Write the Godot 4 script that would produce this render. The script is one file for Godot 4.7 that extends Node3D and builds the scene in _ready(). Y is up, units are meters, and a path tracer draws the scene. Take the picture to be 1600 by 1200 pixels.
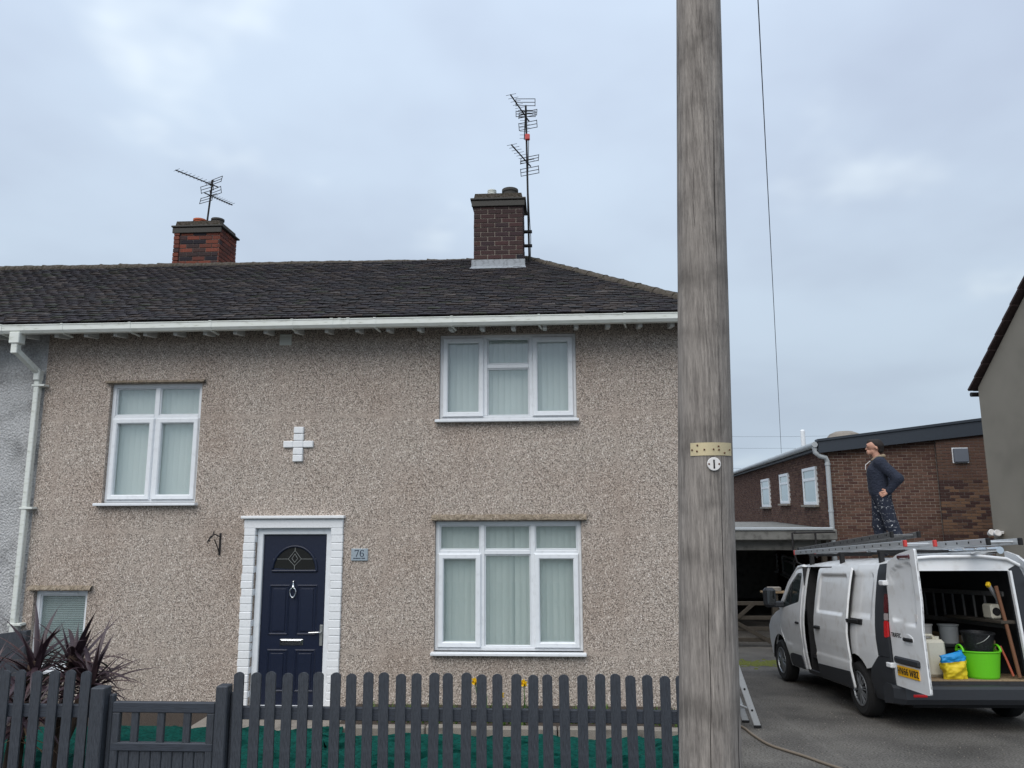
extends Node3D
# A pebbledash end-of-terrace house behind a picket fence, a telegraph pole, and a sloping yard with a white van.

class G:
	var v := PackedVector3Array()
	var n := PackedVector3Array()
	var t := PackedVector2Array()
	var c := PackedColorArray()
	var col := Color.WHITE
	func vert(p: Vector3, nn: Vector3, uv := Vector2.ZERO) -> void:
		v.push_back(p); n.push_back(nn); t.push_back(uv); c.push_back(col)
	func tri(a: Vector3, b: Vector3, d: Vector3) -> void:
		var nn := (b - a).cross(d - a).normalized()
		vert(a, nn); vert(d, nn); vert(b, nn)
	func quad(a: Vector3, b: Vector3, d: Vector3, e: Vector3) -> void:
		tri(a, b, d); tri(a, d, e)
	func face(p: Array, out: Vector3) -> void:
		var nn: Vector3 = (p[1] - p[0]).cross(p[2] - p[0])
		for i in range(1, p.size() - 1):
			if nn.dot(out) >= 0.0: tri(p[0], p[i], p[i + 1])
			else: tri(p[0], p[i + 1], p[i])
	func strip(a0: Vector3, a1: Vector3, b0: Vector3, b1: Vector3, na: Vector3, nb: Vector3) -> void:
		# smooth quad between the edges a0-a1 and b0-b1
		var out := (a1 - a0).cross(b0 - a0)
		var flip := out.dot(na + nb) < 0.0
		var q := [[a0, na], [a1, na], [b1, nb], [a0, na], [b1, nb], [b0, nb]]
		if not flip: q = [q[0], q[2], q[1], q[3], q[5], q[4]]
		for e in q: vert(e[0], e[1])
	func box(xf: Transform3D, s: Vector3, bev := 0.0) -> void:
		var h := s * 0.5
		var b := minf(bev, minf(h.x, minf(h.y, h.z)) * 0.9)
		for ax in 3:
			var e1 := (ax + 1) % 3
			var e2 := (ax + 2) % 3
			for sg in [-1.0, 1.0]:
				var pts := []
				for k in [[-1, -1], [1, -1], [1, 1], [-1, 1]]:
					var p := Vector3.ZERO
					p[ax] = sg * h[ax]; p[e1] = k[0] * (h[e1] - b); p[e2] = k[1] * (h[e2] - b)
					pts.append(xf * p)
				var o := Vector3.ZERO
				o[ax] = sg
				face(pts, xf.basis * o)
			if b > 0.0:
				for s1 in [-1.0, 1.0]:
					for s2 in [-1.0, 1.0]:
						var pts := []
						for k in [[-1, 0], [1, 0], [1, 1], [-1, 1]]:
							var p := Vector3.ZERO
							p[ax] = k[0] * (h[ax] - b)
							p[e1] = s1 * (h[e1] - (b if k[1] == 1 else 0.0)); p[e2] = s2 * (h[e2] - (0.0 if k[1] == 1 else b))
							pts.append(xf * p)
						var o := Vector3.ZERO
						o[e1] = s1; o[e2] = s2
						face(pts, xf.basis * o)
		if b > 0.0:
			for sx in [-1.0, 1.0]:
				for sy in [-1.0, 1.0]:
					for sz in [-1.0, 1.0]:
						face([xf * Vector3(sx * h.x, sy * (h.y - b), sz * (h.z - b)), xf * Vector3(sx * (h.x - b), sy * h.y, sz * (h.z - b)), xf * Vector3(sx * (h.x - b), sy * (h.y - b), sz * h.z)], xf.basis * Vector3(sx, sy, sz))
	func bx(x0: float, x1: float, y0: float, y1: float, z0: float, z1: float, bev := 0.0) -> G:
		box(Transform3D(Basis(), Vector3(x0 + x1, y0 + y1, z0 + z1) * 0.5), Vector3(absf(x1 - x0), absf(y1 - y0), absf(z1 - z0)), bev)
		return self
	func bar(a: Vector3, b: Vector3, w: float, d: float, bev := 0.0, up := Vector3.UP) -> G:
		# a square bar from a to b: w across, d along "up"
		var y := (b - a).normalized()
		var x := y.cross(up)
		if x.length() < 0.01: x = y.cross(Vector3(0, 0, 1))
		x = x.normalized()
		box(Transform3D(Basis(x, y, x.cross(y)), (a + b) * 0.5), Vector3(w, a.distance_to(b), d), bev)
		return self
	func tube(p: Array, r, sides := 8, caps := true) -> G:
		var rings := []
		var norms := []
		var side := Vector3.ZERO
		for i in p.size():
			var d: Vector3 = (p[mini(i + 1, p.size() - 1)] - p[maxi(i - 1, 0)]).normalized()
			if i == 0: side = d.cross(Vector3(0.31, 0.2, 0.93) if absf(d.z) < 0.8 else Vector3(0.9, 0.4, 0.1)).normalized()
			side = (side - d * side.dot(d)).normalized()
			var s2 := d.cross(side)
			var rr: float = r[i] if r is Array else r
			var ring := []
			var nr := []
			for k in sides:
				var a := TAU * k / sides
				var dir := side * cos(a) + s2 * sin(a)
				ring.append(p[i] + dir * rr); nr.append(dir)
			rings.append(ring); norms.append(nr)
		for i in p.size() - 1:
			for k in sides:
				var k2 := (k + 1) % sides
				var A: Vector3 = rings[i][k]; var B: Vector3 = rings[i][k2]; var C: Vector3 = rings[i + 1][k2]; var D: Vector3 = rings[i + 1][k]
				vert(A, norms[i][k]); vert(C, norms[i + 1][k2]); vert(B, norms[i][k2])
				vert(A, norms[i][k]); vert(D, norms[i + 1][k]); vert(C, norms[i + 1][k2])
		if caps:
			face(rings[0], p[0] - p[1]); face(rings[-1], p[-1] - p[-2])
		return self
	func lathe(prof: Array, segs := 20, xf := Transform3D.IDENTITY) -> G:
		# prof: Vector2(radius, height), listed from bottom to top on the outside
		for i in prof.size() - 1:
			var a: Vector2 = prof[i]; var b: Vector2 = prof[i + 1]
			var tn := (b - a).normalized()
			var nn := Vector2(tn.y, -tn.x)
			for k in segs:
				var t0 := TAU * k / segs; var t1 := TAU * (k + 1) / segs
				var d0 := Vector3(cos(t0), 0, sin(t0)); var d1 := Vector3(cos(t1), 0, sin(t1))
				var q := [[d0 * a.x + Vector3(0, a.y, 0), d0], [d1 * a.x + Vector3(0, a.y, 0), d1], [d1 * b.x + Vector3(0, b.y, 0), d1], [d0 * b.x + Vector3(0, b.y, 0), d0]]
				for id in [0, 1, 2, 0, 2, 3]:
					vert(xf * q[id][0], (xf.basis * (q[id][1] * nn.x + Vector3(0, nn.y, 0))).normalized())
		return self
	func prism(poly: PackedVector2Array, z0: float, z1: float, xf := Transform3D.IDENTITY) -> G:
		var ids := Geometry2D.triangulate_polygon(poly)
		for s in [[z0, -1.0], [z1, 1.0]]:
			for i in range(0, ids.size(), 3):
				face([xf * Vector3(poly[ids[i]].x, poly[ids[i]].y, s[0]), xf * Vector3(poly[ids[i + 1]].x, poly[ids[i + 1]].y, s[0]), xf * Vector3(poly[ids[i + 2]].x, poly[ids[i + 2]].y, s[0])], xf.basis * Vector3(0, 0, s[1]))
		var cw := Geometry2D.is_polygon_clockwise(poly)
		for i in poly.size():
			var a := poly[i]; var b := poly[(i + 1) % poly.size()]
			var o := Vector3(b.y - a.y, a.x - b.x, 0) * (-1.0 if cw else 1.0)
			face([xf * Vector3(a.x, a.y, z0), xf * Vector3(b.x, b.y, z0), xf * Vector3(b.x, b.y, z1), xf * Vector3(a.x, a.y, z1)], xf.basis * o)
		return self
	func ring(x0: float, x1: float, y0: float, y1: float, w: float, z0: float, z1: float, bev: float) -> G:
		# mitred rectangular frame: outer edge on x0..y1, bar width w, back z0, front z1
		var o := [Vector2(x0, y0), Vector2(x1, y0), Vector2(x1, y1), Vector2(x0, y1)]
		var i0 := [Vector2(x0 + w, y0 + w), Vector2(x1 - w, y0 + w), Vector2(x1 - w, y1 - w), Vector2(x0 + w, y1 - w)]
		for k in 4:
			var j := (k + 1) % 4
			var cen := Vector2((x0 + x1) / 2, (y0 + y1) / 2)
			var mid: Vector2 = (o[k] + o[j]) / 2 - cen
			var od := Vector3(mid.x, mid.y, 0).normalized()
			var u: Vector2 = Vector2(signf(cen.x - o[k].x), signf(cen.y - o[k].y)) * bev
			var u2: Vector2 = Vector2(signf(cen.x - o[j].x), signf(cen.y - o[j].y)) * bev
			var f := func(p: Vector2, z: float) -> Vector3: return Vector3(p.x, p.y, z)
			face([f.call(o[k] + u, z1), f.call(o[j] + u2, z1), f.call(i0[j] - u2, z1), f.call(i0[k] - u, z1)], Vector3(0, 0, 1))
			face([f.call(o[k], z0), f.call(o[j], z0), f.call(o[j], z1 - bev), f.call(o[k], z1 - bev)], od)
			face([f.call(o[k], z1 - bev), f.call(o[j], z1 - bev), f.call(o[j] + u2, z1), f.call(o[k] + u, z1)], od + Vector3(0, 0, 1))
			face([f.call(i0[k], z0), f.call(i0[j], z0), f.call(i0[j], z1 - bev), f.call(i0[k], z1 - bev)], -od)
			face([f.call(i0[k], z1 - bev), f.call(i0[j], z1 - bev), f.call(i0[j] - u2, z1), f.call(i0[k] - u, z1)], Vector3(0, 0, 1) - od)
		return self
	func grid(nu: int, nv: int, f: Callable) -> G:
		# smooth sheet f(u, v), u and v from 0 to 1; the normal is d/du x d/dv
		var P := []
		for i in nu + 1:
			var row := PackedVector3Array()
			for j in nv + 1: row.push_back(f.call(float(i) / nu, float(j) / nv))
			P.append(row)
		var N := []
		for i in nu + 1:
			var row := PackedVector3Array()
			for j in nv + 1:
				var du: Vector3 = P[mini(i + 1, nu)][j] - P[maxi(i - 1, 0)][j]
				var dv: Vector3 = P[i][mini(j + 1, nv)] - P[i][maxi(j - 1, 0)]
				row.push_back(du.cross(dv).normalized())
			N.append(row)
		for i in nu:
			for j in nv:
				for q in [[0, 0], [1, 1], [1, 0], [0, 0], [0, 1], [1, 1]]:
					vert(P[i + q[0]][j + q[1]], N[i + q[0]][j + q[1]], Vector2(float(i + q[0]) / nu, float(j + q[1]) / nv))
		return self
	func patch(poly: PackedVector2Array, cell: float, f: Callable, depth: float) -> G:
		# the part of the surface f(a, b) inside the outline, with an edge that goes back by depth
		var lo := poly[0]; var hi := poly[0]
		for p in poly: lo = lo.min(p); hi = hi.max(p)
		var nrm := func(p: Vector2) -> Vector3:
			var e := 0.004
			var q: Vector3 = f.call(p.x + e, p.y) - f.call(p.x - e, p.y)
			return q.cross(f.call(p.x, p.y + e) - f.call(p.x, p.y - e)).normalized()
		var nx := int(ceil((hi.x - lo.x) / cell)); var ny := int(ceil((hi.y - lo.y) / cell))
		for i in nx:
			for j in ny:
				var a := lo + Vector2(i, j) * cell
				var rect := PackedVector2Array([a, a + Vector2(cell, 0), a + Vector2(cell, cell), a + Vector2(0, cell)])
				var mid := a + Vector2(cell, cell) * 0.5
				var near := false
				for k in poly.size():
					if mid.distance_to(Geometry2D.get_closest_point_to_segment(mid, poly[k], poly[(k + 1) % poly.size()])) < cell * 0.75: near = true; break
				var parts := []
				if near: parts = Geometry2D.intersect_polygons(poly, rect)
				elif Geometry2D.is_point_in_polygon(mid, poly): parts = [rect]
				for pp: PackedVector2Array in parts:
					var ids := Geometry2D.triangulate_polygon(pp)
					for m in range(0, ids.size(), 3):
						var q := [pp[ids[m]], pp[ids[m + 1]], pp[ids[m + 2]]]
						if (q[1] - q[0]).cross(q[2] - q[0]) > 0.0: q = [q[0], q[2], q[1]]
						for w: Vector2 in q: vert(f.call(w.x, w.y), nrm.call(w))
		var cw := Geometry2D.is_polygon_clockwise(poly)
		if depth > 0.0:
			for k in poly.size():
				var a := poly[k]; var b := poly[(k + 1) % poly.size()]
				var m := maxi(1, int(a.distance_to(b) / cell))
				for s in m:
					var p := a.lerp(b, float(s) / m); var q := a.lerp(b, float(s + 1) / m)
					var P: Vector3 = f.call(p.x, p.y); var Q: Vector3 = f.call(q.x, q.y)
					var np: Vector3 = nrm.call(p); var nq: Vector3 = nrm.call(q)
					var o := (Q - P).cross(np) * (-1.0 if cw else 1.0)
					face([P, Q, Q - nq * depth, P - np * depth], o)
		return self
	func box2(p: Vector3, s: Vector3) -> G:
		box(Transform3D(Basis(), p), s, 0.004); return self
	func face2(p: Array) -> G:
		face(p, V_up()); return self
	func V_up() -> Vector3: return Vector3(0, 0.3, 1)
	func add(o: G, xf: Transform3D) -> G:
		for i in o.v.size():
			v.push_back(xf * o.v[i]); n.push_back((xf.basis * o.n[i]).normalized()); t.push_back(o.t[i]); c.push_back(col)
		return self
	func mesh() -> ArrayMesh:
		var a := []
		a.resize(Mesh.ARRAY_MAX)
		a[Mesh.ARRAY_VERTEX] = v; a[Mesh.ARRAY_NORMAL] = n; a[Mesh.ARRAY_TEX_UV] = t; a[Mesh.ARRAY_COLOR] = c
		var m := ArrayMesh.new()
		m.add_surface_from_arrays(Mesh.PRIMITIVE_TRIANGLES, a)
		return m

var rng := RandomNumberGenerator.new()
var mats := {}
var texs := {}
var taken := {}

func s3(r: float, g: float, b: float) -> Color: return Color(r / 255.0, g / 255.0, b / 255.0)
func V(x: float, y: float, z: float) -> Vector3: return Vector3(x, y, z)
func at(x: float, y: float, z: float, ry := 0.0) -> Transform3D: return Transform3D(Basis(Vector3.UP, ry), Vector3(x, y, z))

func numbered(called: String) -> String:
	taken[called] = taken.get(called, -1) + 1
	return called if taken[called] == 0 else "%s_%03d" % [called, taken[called]]

func thing(called: String, label: String, category: String, group := "", xf := Transform3D.IDENTITY) -> Node3D:
	var o := Node3D.new()
	o.name = numbered(called); add_child(o); o.transform = xf
	o.set_meta("label", label); o.set_meta("category", category)
	if group: o.set_meta("group", group)
	return o

func part(parent: Node, called: String, shape, m: Material, xf := Transform3D.IDENTITY, label := "") -> MeshInstance3D:
	var o := MeshInstance3D.new()
	o.mesh = shape.mesh() if shape is G else shape
	o.material_override = m
	o.name = called
	parent.add_child(o, true)
	o.transform = xf
	if label: o.set_meta("label", label)
	return o

func piece(called: String, label: String, category: String, shape, m: Material, group := "", xf := Transform3D.IDENTITY) -> MeshInstance3D:
	var o := part(self, numbered(called), shape, m, xf)
	o.set_meta("label", label); o.set_meta("category", category)
	if group: o.set_meta("group", group)
	return o

func holder(parent: Node, called: String, xf := Transform3D.IDENTITY) -> Node3D:
	var o := Node3D.new()
	o.name = called; parent.add_child(o, true); o.transform = xf
	return o

func struct(called: String, shape, m: Material, xf := Transform3D.IDENTITY) -> MeshInstance3D:
	var o := part(self, called, shape, m, xf)
	o.set_meta("kind", "structure")
	return o

# ---- textures and materials
func ntex(key: String, freq: float, ramp: Array, o := {}) -> NoiseTexture2D:
	if key in texs: return texs[key]
	var f := FastNoiseLite.new()
	f.seed = o.get("seed", key.hash() % 1000)
	f.frequency = freq
	f.noise_type = o.get("type", FastNoiseLite.TYPE_SIMPLEX_SMOOTH)
	f.fractal_type = FastNoiseLite.FRACTAL_FBM if o.get("oct", 4) > 1 else FastNoiseLite.FRACTAL_NONE
	f.fractal_octaves = o.get("oct", 4)
	f.cellular_return_type = o.get("ret", FastNoiseLite.RETURN_CELL_VALUE)
	f.cellular_jitter = 1.0
	var t := NoiseTexture2D.new()
	t.width = o.get("size", 512); t.height = o.get("size", 512)
	t.seamless = true; t.seamless_blend_skirt = 0.1
	t.normalize = o.get("norm", true)
	if o.get("normal", false):
		t.as_normal_map = true; t.bump_strength = o.get("bump", 4.0)
	elif ramp.size():
		var g := Gradient.new()
		var offs := PackedFloat32Array(); var cols := PackedColorArray()
		for e in ramp: offs.push_back(e[0]); cols.push_back(e[1] if e[1] is Color else Color(e[1], e[1], e[1]))
		g.offsets = offs; g.colors = cols
		if o.get("hard", false): g.interpolation_mode = Gradient.GRADIENT_INTERPOLATE_CONSTANT
		t.color_ramp = g
	t.noise = f
	texs[key] = t
	return t

func mk(key: String, col: Color, rough := 0.8, o := {}) -> StandardMaterial3D:
	if key in mats: return mats[key]
	var m := StandardMaterial3D.new()
	m.albedo_color = col; m.roughness = rough; m.metallic = o.get("metal", 0.0)
	m.metallic_specular = o.get("spec", 0.5)
	if "tex" in o: m.albedo_texture = o.tex
	if "nrm" in o: m.normal_enabled = true; m.normal_texture = o.nrm; m.normal_scale = o.get("ns", 1.0)
	if "rtex" in o: m.roughness_texture = o.rtex
	if "tri" in o:
		m.uv1_triplanar = true
		m.uv1_world_triplanar = o.get("world", false)
		m.uv1_scale = o.tri if o.tri is Vector3 else Vector3.ONE * o.tri
	if o.get("vcol", false): m.vertex_color_use_as_albedo = true
	if "clear" in o: m.clearcoat_enabled = true; m.clearcoat = o.clear; m.clearcoat_roughness = 0.06
	if "alpha" in o:
		m.transparency = BaseMaterial3D.TRANSPARENCY_ALPHA; m.albedo_color.a = o.alpha
	if "detail" in o:
		m.detail_enabled = true; m.detail_albedo = o.detail; m.detail_blend_mode = BaseMaterial3D.BLEND_MODE_MUL
		m.detail_uv_layer = BaseMaterial3D.DETAIL_UV_2
		m.uv2_triplanar = true; m.uv2_world_triplanar = true; m.uv2_scale = Vector3.ONE * o.get("dscale", 0.2)
	if "back" in o: m.backlight_enabled = true; m.backlight = o.back
	mats[key] = m
	return m

func make_materials() -> void:
	var fine := ntex("fine", 0.11, [[0.0, 0.70], [1.0, 1.0]], {"oct": 3})
	var fine_n := ntex("fine_n", 0.09, [], {"normal": true, "bump": 3.0, "oct": 3})
	var coarse := ntex("coarse", 0.012, [[0.0, 0.72], [0.45, 0.95], [1.0, 1.0]], {"oct": 5})
	var grime := ntex("grime", 0.02, [[0.0, 0.92], [0.4, 0.985], [1.0, 1.0]], {"oct": 5})
	# pebbledash: small stones of mixed colour thrown on cement
	var peb := ntex("pebbles", 0.15, [[0.0, s3(124, 119, 115)], [0.12, s3(162, 155, 149)], [0.32, s3(190, 183, 177)], [0.56, s3(203, 194, 187)], [0.78, s3(222, 215, 208)], [0.93, s3(250, 247, 243)]], {"type": FastNoiseLite.TYPE_CELLULAR, "oct": 1, "size": 1024, "hard": true, "norm": false})
	var peb_n := ntex("pebbles_n", 0.15, [], {"type": FastNoiseLite.TYPE_CELLULAR, "oct": 1, "size": 1024, "ret": FastNoiseLite.RETURN_DISTANCE, "normal": true, "bump": 5.0})
	var wall_stain := ntex("wall_stain", 0.008, [[0.0, s3(240, 234, 230)], [0.35, s3(252, 249, 247)], [0.7, s3(255, 254, 253)], [1.0, s3(244, 243, 240)]], {"oct": 5})
	mk("pebbledash", s3(232, 227, 222), 0.95, {"tex": peb, "nrm": peb_n, "ns": 0.7, "tri": 0.72, "world": true, "detail": wall_stain, "dscale": 0.16, "spec": 0.3})
	mk("lintel_dash", s3(208, 202, 194), 0.95, {"tex": peb, "nrm": peb_n, "ns": 0.7, "tri": 0.72, "world": true, "detail": ntex("lichen", 0.03, [[0.0, s3(176, 172, 156)], [0.5, s3(226, 222, 213)], [1.0, s3(250, 247, 242)]], {"oct": 4}), "dscale": 0.8, "spec": 0.3})
	var lump := ntex("lump", 0.045, [[0.0, 0.78], [1.0, 1.0]], {"oct": 4})
	mk("grey_render", s3(214, 215, 216), 0.95, {"tex": lump, "nrm": ntex("lump_n", 0.045, [], {"normal": true, "bump": 10.0, "oct": 4}), "tri": 1.2, "world": true, "detail": coarse, "dscale": 0.3, "spec": 0.2})
	mk("beige_render", s3(168, 162, 150), 0.95, {"tex": fine, "nrm": fine_n, "ns": 0.5, "tri": 2.0, "world": true, "detail": ntex("faint", 0.01, [[0.0, 0.86], [0.5, 0.96], [1.0, 1.0]], {"oct": 6}), "dscale": 0.12, "spec": 0.2})
	mk("tile", Color.WHITE, 0.85, {"vcol": true, "tex": ntex("tile_grime", 0.03, [[0.0, s3(150, 150, 150)], [0.5, s3(225, 222, 220)], [0.78, s3(255, 252, 248)], [1.0, s3(255, 255, 235)]], {"oct": 5}), "nrm": fine_n, "ns": 0.7, "tri": 1.7, "world": true, "spec": 0.4})
	mk("ridge", s3(104, 100, 97), 0.95, {"tex": ntex("ridge_moss", 0.02, [[0.0, s3(120, 130, 90)], [0.4, s3(190, 185, 175)], [1.0, s3(255, 250, 245)]], {"oct": 5}), "nrm": fine_n, "tri": 2.0, "world": true, "spec": 0.2})
	mk("upvc", s3(232, 236, 240), 0.35, {"tex": grime, "tri": 0.9, "world": true})
	mk("white_paint", s3(234, 236, 238), 0.6, {"tex": grime, "nrm": fine_n, "ns": 0.25, "tri": 2.5, "world": true})
	mk("gutter_white", s3(222, 226, 222), 0.4, {"tex": ntex("gutter_dirt", 0.018, [[0.0, s3(206, 206, 198)], [0.3, s3(246, 246, 243)], [1.0, s3(255, 255, 255)]], {"oct": 5}), "tri": V(0.5, 2.0, 2.0), "world": true})
	mk("glass", s3(200, 225, 225), 0.02, {"alpha": 0.10, "spec": 0.9})
	mk("blind", s3(226, 230, 224), 0.8, {"back": Color(0.35, 0.36, 0.34)})
	mk("blind_green", s3(218, 223, 216), 0.8, {"back": Color(0.3, 0.32, 0.28)})
	mk("interior", s3(120, 116, 110), 0.9)
	mk("navy", s3(20, 32, 59), 0.42, {"tex": fine, "nrm": ntex("doorgrain_n", 0.03, [], {"normal": true, "bump": 2.0, "oct": 4}), "ns": 0.3, "tri": V(6.0, 0.6, 6.0)})
	mk("lead", s3(150, 152, 150), 0.5, {"metal": 0.6})
	mk("dark_glass", s3(28, 30, 30), 0.05, {"spec": 0.6})
	mk("chrome", s3(215, 218, 220), 0.12, {"metal": 1.0})
	mk("steel_plate", s3(176, 188, 196), 0.4, {"metal": 0.5, "tex": grime, "tri": 4.0})
	mk("ink", s3(24, 36, 58), 0.6)
	mk("iron", s3(40, 38, 40), 0.8, {"tex": fine, "tri": 6.0})
	mk("dark_board", s3(58, 62, 66), 0.9, {"tex": fine, "tri": 2.0})
	mk("rafter", s3(205, 208, 206), 0.7, {"tex": grime, "tri": 3.0})
	mk("fence_grey", s3(58, 63, 71), 0.62, {"tex": ntex("grain", 0.02, [[0.0, 0.72], [0.5, 0.95], [1.0, 1.0]], {"oct": 5}), "nrm": ntex("grain_n", 0.025, [], {"normal": true, "bump": 5.0, "oct": 5}), "ns": 0.5, "tri": V(9.0, 0.7, 9.0)})
	mk("fence_rail", s3(54, 60, 70), 0.62, {"tex": texs.grain, "nrm": texs.grain_n, "ns": 0.5, "tri": V(0.7, 9.0, 9.0)})
	mk("pole_wood", s3(184, 179, 175), 0.9, {"tex": ntex("pole_grain", 0.016, [[0.0, s3(150, 147, 145)], [0.3, s3(188, 185, 182)], [0.62, s3(208, 205, 201)], [1.0, s3(238, 234, 229)]], {"oct": 6, "size": 1024}), "nrm": ntex("pole_grain_n", 0.02, [], {"normal": true, "bump": 8.0, "oct": 6, "size": 1024}), "ns": 0.8, "tri": V(3.4, 0.13, 3.4), "detail": coarse, "dscale": 0.5, "spec": 0.2})
	mk("crack", s3(48, 44, 42), 0.95)
	mk("brass", s3(206, 192, 156), 0.5, {"metal": 0.4, "tex": grime, "tri": 8.0})
	mk("enamel", s3(222, 220, 218), 0.35)
	mk("rust", s3(92, 56, 40), 0.9)
	mk("black", s3(20, 20, 22), 0.7)
	mk("mortar", s3(178, 168, 156), 0.95, {"tex": fine, "tri": 3.0, "world": true})
	mk("mortar_dark", s3(122, 116, 112), 0.95, {"tex": fine, "tri": 3.0, "world": true})
	mk("brick", Color.WHITE, 0.92, {"vcol": true, "tex": ntex("brick_tex", 0.05, [[0.0, 0.62], [0.5, 0.92], [1.0, 1.0]], {"oct": 5}), "nrm": fine_n, "ns": 0.6, "tri": 2.2, "world": true, "spec": 0.25})
	mk("fascia", s3(46, 54, 64), 0.55, {"tex": grime, "tri": 0.6, "world": true})
	mk("grey_plastic", s3(168, 174, 178), 0.5, {"tex": grime, "tri": 1.0, "world": true})
	mk("concrete", s3(168, 160, 150), 0.95, {"tex": fine, "nrm": fine_n, "ns": 0.5, "tri": 2.0, "world": true, "detail": coarse, "dscale": 0.6})
	mk("slab_concrete", s3(150, 150, 146), 0.95, {"tex": fine, "tri": 2.0, "world": true, "detail": coarse, "dscale": 0.6})
	mk("asphalt", s3(158, 158, 158), 0.95, {"tex": ntex("asphalt", 0.06, [[0.0, s3(120, 118, 115)], [0.42, s3(196, 193, 188)], [0.66, s3(222, 219, 214)], [1.0, s3(255, 255, 252)]], {"oct": 6, "size": 1024}), "nrm": ntex("asphalt_n", 0.2, [], {"normal": true, "bump": 7.0, "oct": 2, "size": 1024}), "tri": 0.55, "world": true, "detail": ntex("asphalt_patch", 0.009, [[0.0, s3(172, 171, 170)], [0.4, s3(212, 210, 208)], [0.6, s3(228, 226, 223)], [1.0, s3(255, 253, 248)]], {"oct": 8, "size": 1024, "seed": 40}), "dscale": 0.085, "spec": 0.25})
	mk("soil", s3(72, 62, 54), 1.0, {"tex": lump, "nrm": texs.lump_n, "tri": 2.0, "world": true})
	mk("netting", s3(12, 80, 72), 0.8, {"tex": ntex("weave", 0.03, [[0.0, 0.5], [0.5, 0.9], [1.0, 1.0]], {"oct": 5}), "tri": V(1.2, 3.0, 3.0), "world": true, "spec": 0.25})
	mk("weed", s3(74, 96, 42), 0.8, {"back": Color(0.2, 0.3, 0.05)})
	mk("moss", s3(110, 116, 50), 1.0, {"tex": fine, "tri": 6.0, "world": true})
	mk("leaf_purple", s3(66, 48, 56), 0.5, {"tex": fine, "tri": V(8, 8, 8)})
	mk("leaf_purple2", s3(88, 66, 68), 0.5, {"tex": fine, "tri": V(8, 8, 8)})
	mk("leaf_dead", s3(150, 124, 96), 0.9)
	mk("bark", s3(84, 68, 58), 0.95, {"tex": lump, "tri": 8.0})
	mk("daffodil", s3(240, 196, 20), 0.6, {"back": Color(0.5, 0.4, 0.02)})
	mk("stem_green", s3(70, 106, 50), 0.7)
	mk("van_white", s3(236, 238, 240), 0.38, {"clear": 0.6, "tex": ntex("van_dirt", 0.012, [[0.0, s3(232, 229, 225)], [0.4, s3(250, 250, 249)], [1.0, s3(255, 255, 255)]], {"oct": 5}), "tri": 0.7})
	mk("van_inner", s3(48, 48, 50), 0.85, {"tex": coarse, "tri": 1.5})
	mk("van_plastic", s3(42, 45, 50), 0.55, {"tex": grime, "tri": 2.0})
	mk("van_seal", s3(16, 16, 18), 0.7)
	mk("tyre", s3(30, 30, 31), 0.85, {"tex": fine, "tri": 5.0})
	mk("alloy", s3(150, 154, 158), 0.35, {"metal": 0.8, "tex": grime, "tri": 6.0})
	mk("lens_red", s3(190, 16, 24), 0.12, {"clear": 0.8})
	mk("lens_dark", s3(78, 12, 20), 0.12, {"clear": 0.8})
	mk("lens_clear", s3(150, 140, 140), 0.1, {"clear": 0.8})
	mk("plate_yellow", s3(238, 178, 12), 0.4)
	mk("alu", s3(200, 203, 205), 0.42, {"metal": 0.55, "tex": grime, "tri": 3.0})
	mk("alu_worn", s3(112, 112, 112), 0.6, {"metal": 0.4, "tex": coarse, "tri": 3.0})
	mk("red_plastic", s3(196, 64, 60), 0.5)
	mk("plywood", s3(150, 128, 100), 0.85, {"tex": texs.grain, "tri": V(0.6, 4, 4)})
	mk("tub_green", s3(104, 204, 28), 0.5, {"tex": grime, "tri": 4.0, "back": Color(0.1, 0.2, 0.02)})
	mk("bucket_black", s3(44, 46, 50), 0.5, {"tex": ntex("plaster", 0.03, [[0.0, s3(90, 90, 92)], [0.55, s3(130, 130, 132)], [0.62, s3(255, 255, 255)], [1.0, s3(255, 255, 255)]], {"oct": 4}), "tri": 3.0})
	mk("can_white", s3(208, 204, 188), 0.45, {"back": Color(0.4, 0.4, 0.34), "tex": grime, "tri": 4.0})
	mk("bag_yellow", s3(234, 206, 44), 0.45, {"tex": grime, "tri": 4.0})
	mk("bag_blue", s3(30, 140, 205), 0.45)
	mk("tool_wood", s3(112, 76, 54), 0.8)
	mk("tool_orange", s3(150, 70, 46), 0.6)
	mk("tool_yellow", s3(232, 190, 30), 0.6)
	mk("skin", s3(186, 141, 121), 0.6)
	mk("hair", s3(34, 28, 26), 0.8)
	mk("hoodie", s3(44, 51, 68), 0.95, {"tex": lump, "nrm": ntex("cloth_n", 0.018, [], {"normal": true, "bump": 14.0, "oct": 3}), "ns": 1.0, "tri": 2.4})
	mk("vent_grey", s3(98, 104, 114), 0.5)
	mk("hood_lining", s3(146, 130, 108), 0.95)
	mk("trousers", Color.WHITE, 0.95, {"tex": ntex("splats", 0.035, [[0.0, s3(26, 31, 44)], [0.76, s3(34, 40, 56)], [0.775, s3(195, 198, 200)], [1.0, s3(235, 236, 236)]], {"oct": 4, "seed": 12}), "tri": 1.1})
	mk("boot", s3(70, 54, 40), 0.8)
	mk("oak", s3(72, 66, 58), 0.9, {"tex": texs.grain, "tri": V(1, 6, 6)})
	mk("hose", s3(118, 108, 96), 0.7)
	mk("clay_pot", s3(186, 98, 66), 0.9, {"tex": grime, "tri": 5.0})
	mk("grey_pot", s3(84, 82, 78), 0.9, {"tex": fine, "tri": 5.0})
	mk("lead_flash", s3(150, 156, 162), 0.6, {"tex": coarse, "tri": 2.0, "world": true})

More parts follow.
